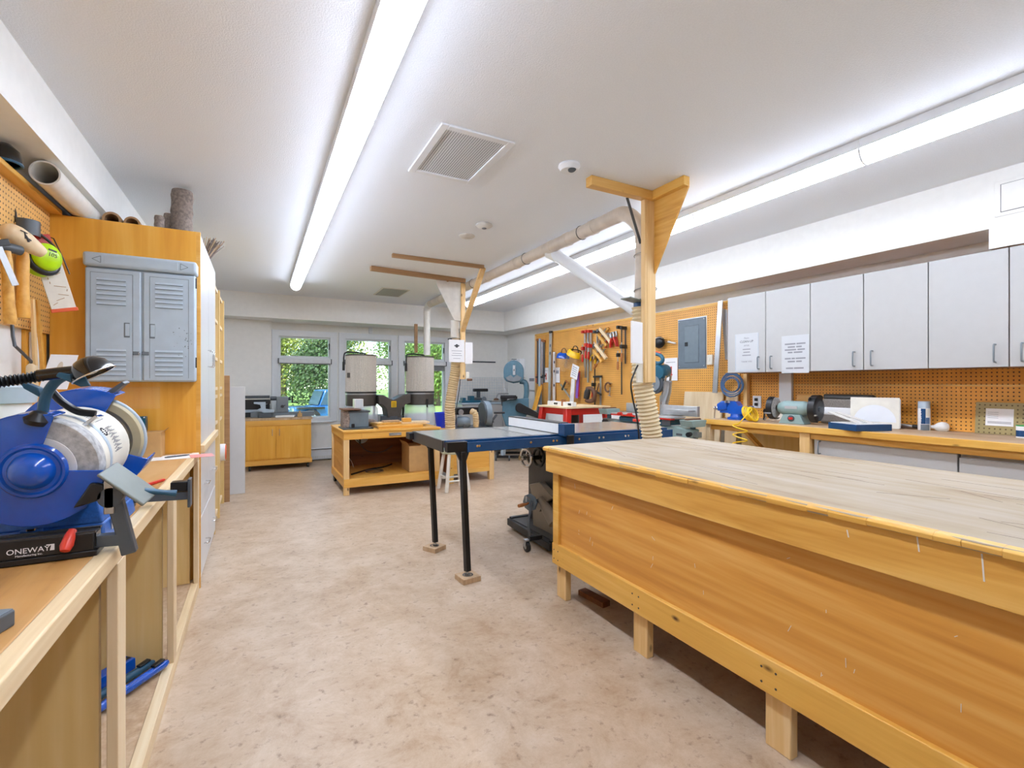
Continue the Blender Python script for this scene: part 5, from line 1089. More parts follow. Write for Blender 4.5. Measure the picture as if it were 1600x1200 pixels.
tag(MB().bar((4.14, 5.634, 1.398), (4.14, 5.657, 1.023), .02, .012, (1, 0, 0)).build('red_strip', 'red'), 'narrow red strip beside the violet patterned one', 'strip')
# red-handled clamps
for i, (p, L, lb) in enumerate((((4.18, 5.541, 1.953), .5, 'red clamp with the lowest red handle in the hanging bunch'), ((4.17, 5.452, 1.953), .72, 'longest steel barred clamp in the red topped bunch'), ((4.18, 5.399, 1.949), .55, 'steel clamp at the camera end of the red topped bunch'))):
    fclamp(p, L, lb, 'steel', 'red', 'red', .022, .07, (.45, .25, .35)[i])
tag(MB().bar((4.17, 5.535, 1.581), (4.17, 5.528, 1.303), .03, .015, (1, 0, 0)).build('steel_rule', 'steel'), 'short steel rule hanging below the red topped clamps', 'rule')
# wooden hand screws and spring clamps
def screwclamp(p, rot, label):
    t = thing('hand_screw', label, 'clamp', p, 'wooden hand screws on the big pegboard'); m = wf(p) @ Matrix.Rotation(math.radians(rot), 4, 'Z')
    MB(m).box(-.15, -.02, 0, .16, .025, .035).build('jaw', 'pale', t, .004); MB(m).box(-.13, -.1, .0, .12, -.06, .035).build('jaw', 'apron', t, .004)
    MB(m).cyl((0, .03, -.06), (0, .03, .03), .004, n=8).build('hook', 'hook', t)
    for x in (-.05, .05): MB(m).cyl((x, -.18, .018), (x, .08, .018), .007, n=8).build('screw', 'steel', t)
    MB(m).tube([(.05, -.17, .018), (.05, -.19, .018), (.05, -.25, .018), (.05, -.27, .018)], [.008, .018, .016, .01], 12).build('handle', 'redbox', t)
screwclamp((4.16, 5.058, 1.872), -42, 'upper wooden hand screw slanting across the big pegboard')
screwclamp((4.09, 5.067, 1.653), -42, 'lower wooden hand screw slanting across the big pegboard')
fclamp((4.17, 5.249, 1.925), .36, 'dark handled clamp hanging behind the upper wooden hand screw', 'steel', 'dgrey', 'apron', .018, .08, .5)
fclamp((4.18, 5.206, 1.939), .42, 'clamp hanging behind the two wooden hand screws', 'brown', 'dgrey', 'dark', .018, .06, .5)
def spring(p, label, mt='red', rot=0):
    t = thing('spring_clamp', label, 'clamp', p, 'spring clamps on the big pegboard'); m = wf(p) @ Matrix.Rotation(math.radians(rot), 4, 'Z')
    for s_ in (-1, 1):
        MB(m).tube([(s_*.012, .07, 0), (s_*.03, .03, 0), (s_*.02, 0, 0)], [.01, .012, .014], 8).build('jaw', 'steel', t)
        MB(m).tube([(s_*.018, .0, 0), (s_*.04, -.05, 0), (s_*.062, -.13, 0)], [.013, .016, .013], 10).build('grip', mt, t)
    MB(m).cyl((0, .02, -.045), (0, .02, .0), .004, n=8).build('hook', 'hook', t)
    MB(m).cyl((0, 0, -.018), (0, 0, .018), .014, n=12).build('spring', 'dgrey', t)
spring((4.17, 5.017, 1.834), 'red spring clamp closest to the wooden hand screws'); spring((4.13, 4.891, 1.83), 'red spring clamp with handles opened widest', rot=6); spring((4.18, 4.898, 1.842), 'red spring clamp at the camera end of its row', rot=-4)
spring((4.16, 5.308, 1.634), 'yellow handled pliers hanging beside the lower wooden hand screw', 'yellow', -20)
tag(MB().bar((4.17, 5.017, 1.972), (4.17, 5.084, 1.927), .03, .03).build('wooden_peg', 'apron', bevel=.004), 'short amber wooden peg sticking out near the pegboard top strip', 'peg')
# F clamps, C clamp, caulking clamp
fclamp((4.17, 4.749, 1.936), .86, 'longest black bar clamp hanging beside the blank notice sleeve', 'dark', 'black', 'redbox', .014, .09, .40)
fclamp((4.18, 4.687, 1.922), .45, 'shorter black bar clamp half behind the blank notice sleeve', 'dark', 'black', 'redbox', .016, .09, .5)
fclamp((4.17, 5.306, 1.571), .66, 'thin black bar clamp hanging low beside the silver one', 'black', 'black', 'red', .014, .06, .55)
t = thing('bar_clamp', 'silver bar clamp with black jaw hanging low on the big pegboard', 'clamp', (4.17, 5.207, 1.3), 'clamps on the big pegboard'); m = wf((4.17, 5.179, 1.3)); MB(m).cyl((0, .0, -.04), (0, .0, .01), .004, n=8).build('hook', 'hook', t)
MB(m).box(-.015, -.42, 0, .015, .02, .012).build('bar', 'steel', t, .001)
MB(m).prism([(-.15, .0, 0), (.03, .0, 0), (.03, .03, 0), (-.15, .025, 0)], (0, 0, .025)).build('fixed_jaw', 'black', t, .003)
MB(m).tube([(-.1, -.34, .02), (-.075, -.22, .02), (-.02, -.08, .02)], .009, 8).build('lever', 'leather', t)
MB(m).prism([(-.12, -.2, 0), (.02, -.25, 0), (.02, -.22, 0), (-.12, -.17, 0)], (0, 0, .02)).build('sliding_jaw', 'dark', t, .003)
t = thing('c_clamp', 'dark C clamp hanging alone low on the big pegboard', 'clamp', (4.17, 5.017, 1.168), 'clamps on the big pegboard'); m = wf((4.17, 5.017, 1.168)); MB(m).cyl((.03, .055, -.04), (.03, .055, .01), .004, n=8).build('hook', 'hook', t)
MB(m).torus((0, .0, .012), (0, 0, 1), .06, .013, 24, 8, math.radians(40), math.radians(310), ref=(1, 0, 0)).build('frame', 'leather', t)
MB(m).cyl((.03, -.12, .012), (.045, .0, .012), .007, n=8).build('screw', 'steel', t)
MB(m).cyl((.0, -.11, .012), (.06, -.125, .012), .004, n=8).build('tommy_bar', 'steel', t)
t = thing('bar_clamp', 'angled grey clamp hanging low beside the shorter level', 'clamp', (4.15, 6.052, 1.131), 'clamps on the big pegboard'); m = wf((4.15, 6.035, 1.131)) @ Matrix.Rotation(math.radians(-38), 4, 'Z'); MB(m).cyl((0, .0, -.06), (0, .0, .01), .004, n=8).build('hook', 'hook', t)
MB(m).box(-.12, -.012, 0, .24, .012, .015).build('bar', 'steel', t, .001); MB(m).box(-.05, -.04, 0, -.02, .13, .02).build('jaw', 'dark', t, .003)
MB(m).tube([(-.05, .13, .01), (.04, .145, .01)], .014, 10).build('grip', 'redbox', t)
t = thing('angle_grinder', 'dark corded power tool resting behind the router table', 'power tool', (4.08, 5.32, 1.077))
q = Vector((4.08, 5.32, 1.059))
MB().torus(q, (1, .3, 0), .09, .03, 28, 10, .3, 4.6).build('cord_loop', 'leather', t)
MB().lathe(q+Vector((-.02, .05, -.06)), (0, -.3, 1), [(0, 0), (.04, .01), (.045, .1), (.03, .15), (0, .16)], 16).build('body', 'dark', t)
t = thing('dust_mask', 'black respirator hanging on the big pegboard behind the post', 'mask', (4.14, 4.072, 1.7))
q = Vector((4.14, 4.072, 1.7))
MB().ell(q, (.05, .075, .07), 20, 12).build('mask', 'black', t); MB().torus(q+Vector((-.02, 0, .02)), (.3, .5, 1), .062, .004, 24, 6).build('strap', 'paper', t)
MB().cyl(q+Vector((-.05, .05, -.02)), q+Vector((-.085, .06, -.04)), .032, n=16).build('filter', 'dgrey', t)
t = thing('peg_hooks', 'pale hooks holding a short white dowel beside the breaker panel', 'hooks', (4.17, 3.906, 1.689))
q = Vector((4.17, 3.906, 1.689))
MB().tube([q+Vector((-.01, .05, .01)), q+Vector((-.01, -.06, -.015))], .011, 8).build('dowel', 'cork', t); MB().tube([q+Vector((.03, .05, .03)), q+Vector((-.04, .05, .0)), q+Vector((-.05, .05, .02))], .003, 6).build('hook', 'hook', t)
# ---- red router table
t = thing('router_table', 'red steel router table with wooden top and white fence', 'router table', (3.33, 4.67, 0))
rx0, rx1, ry0, ry1 = 3.03, 3.66, 4.37, 4.97
MB().box(rx0, ry0, .935, rx1, ry1, .955).build('top', 'palex', t, .002)
MB().box(rx0+.04, ry0+.04, .86, rx1-.04, ry0+.05, .935).box(rx0+.04, ry1-.05, .86, rx1-.04, ry1-.04, .935).box(rx0+.04, ry0+.05, .86, rx0+.05, ry1-.05, .935).box(rx1-.05, ry0+.05, .86, rx1-.04, ry1-.05, .935).build('apron', 'red', t, .001)
for sx in (0, 1):
    for sy in (0, 1):
        x, y = (rx1-.045 if sx else rx0+.045), (ry1-.045 if sy else ry0+.045); ex_, ey_ = (.09 if sx else -.09), (.09 if sy else -.09)
        MB().prism([(x-.035, y-.035, .935), (x+.035, y-.035, .935), (x+.035, y+.035, .935), (x-.035, y+.035, .935)], (ex_, ey_, -.935)).build('leg', 'red', t, .006)
MB().box(rx0+.1, ry0+.25, .955, rx0+.16, ry1-.05, 1.005).box(rx0+.1, ry0+.03, .955, rx0+.16, ry0+.22, 1.005).build('fence', 'tile', t, .003)
kn = MB()
for y in (4.43, 4.46, 4.71, 4.75): kn.lathe((rx0+.1, y, .98), (-1, 0, 0), [(.012, 0), (.012, .01), (0, .012)], 12)
kn.build('fence_knob', 'black', t)
MB().box(rx0+.17, 4.58, .955, rx0+.3, 4.75, .995).build('guard_block', 'yellow', t, .008)
MB().box(rx0+.1, 4.58, .95, rx0+.14, 4.62, 1.03).build('bit_guard', 'redbox', t, .003)
MB().lathe((3.34, 4.67, .86), (0, 0, -1), [(.07, 0), (.07, .1), (.05, .2), (0, .22)], 20).build('router_motor', 'black', t)
# ---- mitre saw on its stand
t = thing('saw_stand', 'long grey green mitre saw stand with roller supports at both ends', 'stand', (3.52, 3.7, 0))
MB().bar((3.5, 3.22, .77), (3.5, 4.08, .77), .10, .08).build('beam', 'sage', t, .012)
MB().prism([(3.44, 3.0, .80), (3.44, 3.25, .82), (3.44, 3.25, .70), (3.44, 3.15, .66), (3.44, 3.02, .68)], (.12, 0, 0)).build('end_casting', 'sage', t, .015)
MB().bar((3.5, 2.95, .755), (3.5, 3.1, .755), .05, .05).bar((3.5, 4.0, .80), (3.5, 4.28, .80), .05, .05).build('extension', 'tool', t, .004)
for y, z in ((3.03, .855), (4.2, .905)):
    s_ = MB().bar((3.5, y, z-.28), (3.5, y, z-.02), .035, .035, (1, 0, 0)).build('support_post', 'saw', t, .003)
    MB().prism([(3.42, y-.07, z-.03), (3.58, y-.07, z-.03), (3.6, y-.07, z+.03), (3.4, y-.07, z+.03)], (0, .14, 0)).build('roller_cradle', 'sage', s_, .003)
    MB().cyl((3.41, y, z+.028), (3.59, y, z+.028), .018, n=16).build('roller', 'leather', s_)
    MB().cyl((3.44, y-.02, .76 if y < 4 else .80), (3.38, y-.05, .76 if y < 4 else .80), .022, n=12).build('lock_knob', 'black', s_)
for y in (3.3, 4.0):
    for dx in (-.25, .28): MB().tube([(3.5, y, .74), (3.5+dx, y+(.06 if y > 4 else -.06), .0)], .016, 10).build('leg', 'sage', t)
text('badge', 'PLUS', .03, frame((3.4385, 3.13, .735), (0, -1, 0), (0, 0, 1)), 'ink', t) if False else MB().box(3.4375, 3.10, .735, 3.4405, 3.17, .755).build('badge', 'dgrey', t)
t = thing('mitre_saw', 'teal sliding mitre saw raised upright on the grey green stand', 'mitre saw', (3.6, 3.6, .81))
MB().box(3.42, 3.30, .812, 3.72, 3.95, .87).build('base', 'teal', t, .015)
MB().lathe((3.56, 3.62, .868), (0, 0, 1), [(0, 0), (.17, 0), (.17, .018), (0, .018)], 36).build('turntable', 'alu', t)
MB().box(3.40, 3.2, .888, 3.60, 4.05, .90).build('table_plate', 'alu', t, .002)
MB().box(3.66, 3.12, .90, 3.70, 3.55, 1.0).box(3.66, 3.68, .90, 3.70, 4.10, 1.0).build('fence', 'alu', t, .004)
MB().box(3.56, 3.14, .95, 3.67, 3.42, .965).build('tray_plate', 'alu', t, .002)
MB().box(3.36, 3.56, .83, 3.44, 3.67, .86).build('mitre_arm', 'redp', t, .006)
for y in (3.75, 3.9): MB().prism([(3.40, y-.05, .88), (3.40, y+.05, .88), (3.40, y+.02, .91), (3.40, y-.03, .915)], (-.02, 0, 0)).build('red_lever', 'red', t, .003)
MB().box(3.40, 3.2, .875, 3.45, 4.06, .888).build('red_scale', 'red', t)
MB().box(3.41, 3.22, .82, 3.425, 3.32, .88).build('label_plate', 'dgrey', t)
SM = Matrix.Translation((0, .12, 0))
MB(SM).cyl((3.75, 3.50, .87), (3.75, 3.50, 1.09), .045, n=20).build('turret', 'steel', t)
MB(SM).tube([(3.75, 3.50, 1.04), (3.75, 3.46, 1.14), (3.74, 3.44, 1.24)], [.05, .045, .045], 16).build('tilt_arm', 'steel', t)
for x in (3.715, 3.785): MB(SM).tube([(x, 3.5, 1.0), (x, 3.44, 1.3)], .012, 10).build('guide_rod', 'chrome', t)
MB(SM).lathe((3.66, 3.57, 1.22), (.9, .35, 0), [(0, 0), (.108, 0), (.113, .01), (.113, .05), (.10, .06), (0, .06)], 36).build('blade_guard', 'dgrey', t)
MB(SM).lathe((3.645, 3.565, 1.22), (-.9, -.35, 0), [(.085, -.004), (.085, .002), (.03, .003), (.03, .012), (0, .013)], 36).build('guard_plate', 'greysteel', t)
MB(SM).lathe((3.72, 3.52, 1.34), (.9, .3, .1), [(0, -.06), (.06, -.055), (.075, -.03), (.075, .1), (.06, .13), (0, .135)], 24).build('motor', 'teal', t)
MB(SM).prism([(3.68, 3.66, 1.28), (3.68, 3.50, 1.24), (3.68, 3.44, 1.36), (3.68, 3.52, 1.42), (3.68, 3.66, 1.40)], (.06, 0, 0)).build('housing', 'teal', t, .012)
MB(SM).tube(path([(3.70, 3.66, 1.40), (3.70, 3.67, 1.48), (3.70, 3.60, 1.53), (3.70, 3.50, 1.51), (3.70, 3.47, 1.46), (3.70, 3.52, 1.43), (3.70, 3.58, 1.44)], 40), .02, 10).build('grip', 'teal', t)
MB(SM).tube(path([(3.70, 3.65, 1.535), (3.70, 3.58, 1.555), (3.70, 3.50, 1.535)], 20), .009, 8).build('trigger_guard', 'orange', t)
MB(SM).lathe((3.62, 3.60, 1.12), (-.9, -.3, 0), [(0, 0), (.03, 0), (.03, .02), (0, .022)], 14).build('depth_knob', 'red', t)
MB().box(3.62, 3.86, .90, 3.68, 3.90, 1.08).build('hold_down', 'black', t, .003)
# ------------------------------------------------------------------ mobile bench with the open shelf
t = thing('mobile_bench', 'open pine mobile bench with a drawer in front of the filter drums', 'workbench', (1.36, 5.86, 0))
mx0, mx1, my0, my1 = .812, 1.905, 5.37, 6.35
MB().box(mx0-.01, my0-.012, .68, mx1+.01, my1, .70).build('worktop', 'plyx', t, .002)
MB().box(mx0, my0, .605, mx1, my0+.03, .68).build('front_apron', 'plyx', t, .002)
MB().box(mx0, my0+.03, .605, mx0+.03, my1, .68).box(mx1-.03, my0+.03, .605, mx1, my1, .68).build('side_apron', 'plyy', t, .002)
for x in (mx0, mx1-.06):
    for y in (my0+.002, my1-.07): MB().box(x+.001, y, .09 if y > 6 else 0, x+.059, y+.06, .605).build('leg', 'pinez', t, .003)
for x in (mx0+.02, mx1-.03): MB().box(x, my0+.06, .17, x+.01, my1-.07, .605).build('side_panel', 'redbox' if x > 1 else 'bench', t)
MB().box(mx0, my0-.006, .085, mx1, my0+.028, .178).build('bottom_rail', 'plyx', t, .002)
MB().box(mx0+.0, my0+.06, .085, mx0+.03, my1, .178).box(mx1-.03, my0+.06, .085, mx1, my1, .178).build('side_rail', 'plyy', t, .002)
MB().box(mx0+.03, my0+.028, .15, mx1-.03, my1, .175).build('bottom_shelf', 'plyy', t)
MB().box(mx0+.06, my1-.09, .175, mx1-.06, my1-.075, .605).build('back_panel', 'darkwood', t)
dr = MB().box(1.0, my0-.004, .612, 1.75, my0+.002, .674).build('drawer_front', 'plyx', t, .001)
MB().box(1.30, my0-.008, .628, 1.44, my0-.004, .660).build('handle_plate', 'steel', dr, .002)
handle((1.37, my0-.006, .641), (1, 0, 0), (0, -1, 0), 'steel', .005, dr, L=.12)
for x, y in ((mx0+.03, my1-.1), (mx1-.05, my1-.1)): MB().cyl((x-.015, y, .045), (x+.015, y, .045), .045, n=18).box(x-.02, y-.02, .05, x+.02, y+.02, .09).build('caster', 'black', t)
t = thing('spindle_sander', 'grey bench machine with worn face standing on the mobile bench', 'machine', (.98, 5.68, .70))
MB().box(.83, 5.52, .701, 1.16, 5.88, .714).build('base_plate', 'dgrey', t, .002)
MB().box(.90, 5.6, .714, 1.125, 5.82, .90).build('body', 'panelgrey2', t, .012)
MB().box(.895, 5.595, .885, 1.14, 5.83, .905).build('top_rim', 'dgrey', t, .003)
MB().prism([(.84, 5.6, .714), (.90, 5.6, .714), (.925, 5.6, .80), (.90, 5.6, .92), (.845, 5.6, .92)], (0, .2, 0)).build('worn_face', 'bark', t, .006)
MB().box(.835, 5.55, .915, 1.03, 5.86, .93).build('upper_plate', 'leather', t, .003)
MB().box(.93, 5.59, .714, .965, 5.6, .76).build('switch_guard', 'black', t, .004)
MB().box(1.13, 5.5, .714, 1.2, 5.53, .72).build('cord_end', 'black', t, .002)
t = thing('filter_block', 'white slotted block on top of the grey bench machine', 'block', (1.0, 5.76, .93))
MB().box(.985, 5.72, .932, 1.085, 5.84, 1.035).build('block', 'tile', t, .003)
sl_ = MB()
for k in range(5): sl_.box(1.0, 5.7185, .945+.018*k, 1.08, 5.7205, .951+.018*k)
sl_.build('slots', 'locker', t)
tag(MB().prism([(1.09, 5.75, .92), (1.19, 5.8, .925), (1.24, 5.8, .99), (1.2, 5.78, 1.0), (1.12, 5.74, .97)], (0, .03, 0)).build('crumpled_rag', 'rough', bevel=.008) if False else MB().ell((1.2, 5.86, .745), (.075, .05, .044), 14, 8).build('rag', 'bark'), 'small grey rag bundle beside the grey bench machine', 'rag')
boards = [((1.46, 5.62, .701), (.52, .36, .03), 0, 'plyx', 'thick amber board at the bottom of the pile on the mobile bench'),
          ((1.36, 5.72, .733), (.34, .2, .022), .25, 'apron', 'amber board slanting across the pile on the mobile bench'),
          ((1.69, 5.72, .733), (.34, .22, .02), -.05, 'pale', 'pale board lying on the pile on the mobile bench'),
          ((1.58, 5.66, .755), (.1, .08, .045), 0, 'plyx', 'small amber block standing on the pile on the mobile bench'),
          ((1.40, 5.70, .757), (.2, .08, .02), .05, 'rough', 'short grey brown offcut on top of the slanting amber board')]
for c, s_, rz, mt, lb in boards:
    tag(MB(Matrix.Translation(c) @ Matrix.Rotation(rz, 4, 'Z')).box(-s_[0]/2, -s_[1]/2, 0, s_[0]/2, s_[1]/2, s_[2]).build('timber_board', mt, bevel=.002), lb, 'board', 'boards piled on the mobile bench')
t = thing('carton', 'open cardboard carton on the bottom shelf of the mobile bench', 'box', (1.70, 5.6, .176))
MB().box(1.56, 5.47, .176, 1.86, 5.8, .48).build('box', 'card', t, .003)
MB().prism([(1.70, 5.472, .478), (1.86, 5.472, .478), (1.86, 5.44, .59), (1.71, 5.44, .585)], (0, .003, 0)).build('flap', 'card', t)
MB().prism([(1.562, 5.48, .478), (1.562, 5.8, .478), (1.53, 5.8, .53), (1.53, 5.48, .53)], (.003, 0, 0)).build('flap', 'card', t)
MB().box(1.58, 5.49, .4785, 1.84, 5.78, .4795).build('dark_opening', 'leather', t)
MB().prism([(1.80, 5.469, .25), (1.83, 5.469, .22), (1.84, 5.469, .24), (1.81, 5.469, .28)], (0, -.001, 0)).build('torn_label', 'paper', t)
t = thing('hose_reel', 'round pale disc with dark strap hanging at the back of the mobile bench shelf', 'disc', (1.16, 6.2, .5))
MB().cyl((1.16, 6.235, .54), (1.16, 6.258, .54), .088, n=36).build('disc', 'locker', t)
MB().bar((1.14, 6.23, .6), (1.14, 6.23, .45), .02, .008, (0, 1, 0)).build('strap', 'dark', t)
t = thing('power_bar', 'white plug box with pale cord at the left back of the mobile bench shelf', 'outlet', (.95, 6.2, .45))
MB().box(.93, 6.24, .43, 1.0, 6.258, .56).build('box', 'paper', t, .004)
MB().tube(path([(.96, 6.23, .43), (.97, 6.2, .33), (1.02, 6.15, .25), (1.04, 6.1, .18)], 24), .005, 6).build('cord', 'tile', t)
tag(MB().tube(path([(.93, 5.6, .186), (1.05, 5.7, .19), (1.2, 5.85, .186), (1.35, 5.9, .186), (1.45, 6.0, .186), (1.5, 6.05, .19)], 40), .009, 8).build('power_cable', 'black'), 'thick black cable snaking over the bottom shelf of the mobile bench', 'cable')
tag(MB().tube(path([(1.1, 6.2, .5), (1.22, 6.2, .36), (1.4, 6.21, .33), (1.55, 6.21, .40)], 40), .0045, 6).build('power_cable', 'dgrey'), 'thin cable sagging along the back board of the mobile bench', 'cable')
tag(MB().tube([(1.2+.1*math.cos(a*.5), 5.66+.08*math.sin(a*.5), .182+.001*a) for a in range(20)], .005, 6).build('cable_loop', 'dark'), 'small loop of dark wire near the front of the mobile bench shelf', 'cable')
# ------------------------------------------------------------------ bench under the disc sander
t = thing('sander_bench', 'plywood bench carrying the disc sander behind the white stool', 'workbench', (2.33, 5.8, 0))
MB().box(2.03, 5.41, .60, 2.65, 6.2, .63).build('worktop', 'plyx', t, .003)
for x in (2.035, 2.58):
    for y in (5.42, 6.12): MB().box(x, y, 0, x+.065, y+.065, .60).build('leg', 'pinez' if x > 2.3 else 'pine', t, .003)
MB().box(2.10, 5.43, .13, 2.58, 5.442, .60).build('front_panel', 'plyx', t)
MB().box(2.10, 5.42, .11, 2.58, 5.445, .16).build('bottom_rail', 'pinex', t, .002)
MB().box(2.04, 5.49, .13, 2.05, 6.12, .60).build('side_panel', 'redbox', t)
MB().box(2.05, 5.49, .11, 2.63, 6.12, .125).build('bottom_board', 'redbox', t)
t = thing('disc_sander', 'dark grey disc and belt sander with a short ribbed hose', 'sander', (2.4, 5.72, .631))
MB().box(2.16, 5.56, .631, 2.62, 5.88, .66).build('base', 'dgrey', t, .006)
MB().lathe((2.22, 5.64, .72), (1, -.1, 0), [(0, 0), (.06, 0), (.075, .02), (.075, .14), (.06, .17), (0, .17)], 26).build('motor', 'panelgrey', t)
MB().box(2.28, 5.56, .66, 2.33, 5.6, .72).build('switch_box', 'dgrey', t, .004)
MB().lathe((2.655, 5.70, .812), (-1, .07, 0), [(0, 0), (.16, 0), (.165, .005), (.165, .05), (.155, .058), (0, .058)], 40).build('disc', 'dgrey', t)
MB().lathe((2.66, 5.70, .812), (-1, .07, 0), [(.16, -.03), (.176, -.03), (.176, .045), (.168, .045), (.168, -.02), (0, -.02)], 40).build('disc_guard', 'panelgrey2', t)
MB().box(2.58, 5.62, .65, 2.67, 5.84, .72).build('disc_mount', 'dgrey', t, .01)
MB().cyl((2.18, 5.7, .87), (2.50, 5.68, .87), .045, n=22).build('belt_roller', 'black', t)
MB().box(2.2, 5.62, .82, 2.52, 5.66, .91).build('belt_frame', 'blackmetal', t, .004)
MB().lathe((2.26, 5.60, .855), (0, -1, 0), [(.035, 0), (.035, .02), (0, .022)], 18).build('roller_cap', 'steel', t)
MB().ribs([(2.41, 5.60, .86), (2.44, 5.56, .84), (2.455, 5.56, .76), (2.46, 5.57, .66)], .038, .022, .004, 14).build('dust_hose', 'hose', t)
MB().box(2.66, 5.66, .70, 2.76, 5.86, .715).build('mitre_table', 'blackmetal', t, .002)
MB().tube([(2.70, 5.62, .63), (2.72, 5.64, .72), (2.80, 5.66, .80)], .015, 8).build('table_arm', 'black', t)
MB().cyl((2.76, 5.66, .83), (2.90, 5.62, .83), .014, n=10).build('stop_bar', 'black', t)
MB().box(2.62, 5.55, .631, 2.74, 5.68, .65).build('foot', 'black', t, .003)
tag(MB().lathe((2.19, 6.02, .631), (0, 0, 1), [(0, 0), (.10, 0), (.125, .19), (.13, .2), (.115, .2), (.09, .02), (0, .02)], 28).build('bucket', 'bluebin'), 'deep blue plastic bucket behind the disc sander', 'bucket')
# stool
t = thing('stool', 'white painted wooden stool with round sage seat', 'stool', (1.975, 5.1, 0))
MB().lathe((1.98, 5.12, .415), (0, 0, 1), [(0, 0), (.12, 0), (.145, .008), (.152, .03), (.145, .05), (.10, .062), (0, .066)], 36).build('seat', 'cushion', t)
ft = []
for sx, sy in ((-1, -1), (1, -1), (1, 1), (-1, 1)):
    p0, p1 = Vector((1.98+sx*.085, 5.12+sy*.085, .42)), Vector((1.98+sx*.135, 5.12+sy*.135, 0)); ft.append((p0, p1))
    MB().tube([p0, p0.lerp(p1, .5), p1], [.019, .021, .021], 12).build('leg', 'stoolw', t)
for i in range(4):
    k = .62 if i % 2 else .72; a = ft[i]; b_ = ft[(i+1) % 4]
    MB().tube([a[0].lerp(a[1], k), b_[0].lerp(b_[1], k)], .011, 10).build('rung', 'stoolw', t)
# ------------------------------------------------------------------ dust collector with two filter drums
t = thing('dust_collector', 'twin drum dust collector with pleated filters and clear bags by the windows', 'dust collector', (1.75, 7.12, 0))
for cx in (1.318, 2.20):
    n = 150; pts = [((.208 if i % 2 else .215)*math.cos(2*PI*i/n)+cx, (.208 if i % 2 else .215)*math.sin(2*PI*i/n)+7.12, 1.10) for i in range(n)]
    f = MB().prism(pts, (0, 0, .53)).build('filter_drum', 'filt', t, flat=True)
    MB().lathe((cx, 7.12, 1.628), (0, 0, 1), [(.219, -.012), (.219, .006), (0, .008)], 48).build('drum_lid', 'filtd', f)
    MB().lathe((cx, 7.12, 1.098), (0, 0, -1), [(.20, 0), (.221, 0), (.221, .02), (.20, .02)], 48).build('upper_clamp', 'black', t)
    MB().lathe((cx, 7.12, 1.078), (0, 0, -1), [(.20, 0), (.217, 0), (.217, .022), (.20, .022)], 48).build('clamp_band', 'steel', t)
    MB().lathe((cx, 7.12, 1.056), (0, 0, -1), [(0, 0), (.215, 0), (.215, .15), (.205, .16), (0, .16)], 48).build('lower_drum', 'filtd', t)
    MB().tube(path([(cx+.06, 7.1, 1.655), (cx-.12, 7.0, 1.662), (cx-.24, 6.94, 1.65), (cx-.268, 6.92, 1.60), (cx-.272, 6.92, 1.52)], 30), .011, 10).build('crank_rod', 'black', t)
    MB().cyl((cx-.272, 6.92, 1.52), (cx-.273, 6.92, 1.40), .017, n=12).build('crank_grip', 'black', t)
    MB().lathe((cx, 7.12, .90), (0, 0, -1), [(.2, 0), (.235, .05), (.245, .2), (.235, .42), (.2, .52), (0, .54)], 40).build('clear_bag', 'bag', t)
MB().prism([(cx-.875, 6.95, 1.04) if 0 else (1.53, 6.93, 1.05), (1.60, 6.93, 1.05), (1.69, 6.93, 1.0), (1.745, 6.93, .98), (1.80, 6.93, 1.0), (1.89, 6.93, 1.05), (2.0, 6.93, 1.06), (2.0, 6.93, .93), (1.93, 6.93, .91), (1.87, 6.93, .85), (1.85, 6.93, .72), (1.66, 6.93, .72), (1.64, 6.93, .85), (1.58, 6.93, .91), (1.53, 6.93, .92)], (0, .3, 0)).build('manifold', 'filtd', t, .01)
MB().box(1.71, 6.925, .87, 1.785, 6.93, .96).build('warning_label', 'yellow', t)
wl = MB()
for k in range(4): wl.box(1.72, 6.9235, .88+.018*k, 1.775, 6.925, .888+.018*k)
wl.build('label_print', 'dark', t)
MB().cyl((1.75, 7.08, .30), (1.75, 7.08, .74), .16, n=30).build('blower', 'dgrey', t)
MB().cyl((1.75, 7.08, .10), (1.75, 7.08, .30), .1, n=24).build('motor', 'black', t)
MB().box(1.2, 6.95, .06, 2.3, 7.28, .095).build('base_plate', 'black', t, .004)
for x in (1.26, 2.24): 
    for y in (7.0, 7.24): MB().cyl((x-.015, y, .033), (x+.015, y, .033), .032, n=16).build('caster', 'black', t)
for x in (1.318, 2.20): MB().bar((x+(.22 if x < 2 else -.22), 7.28, .095), (x+(.22 if x < 2 else -.22), 7.28, 1.0), .03, .03).build('stand_post', 'black', t)
MB().bar((2.245, 6.9, .90), (2.245, 6.905, .70), .02, .012, (0, 1, 0)).bar((2.245, 6.9, .905), (2.245, 6.9, .985), .03, .014, (0, 1, 0)).build('bag_lever', 'black', t)
MB().box(1.105, 6.995, 1.30, 1.175, 7.02, 1.37).build('maker_plate', 'filtd', t)
tag(MB().box(2.165, 7.27, 1.70, 2.21, 7.31, 2.154).build('batten', 'brown'), 'aged brown batten hanging behind the pipe that drops to the filter drum', 'batten')
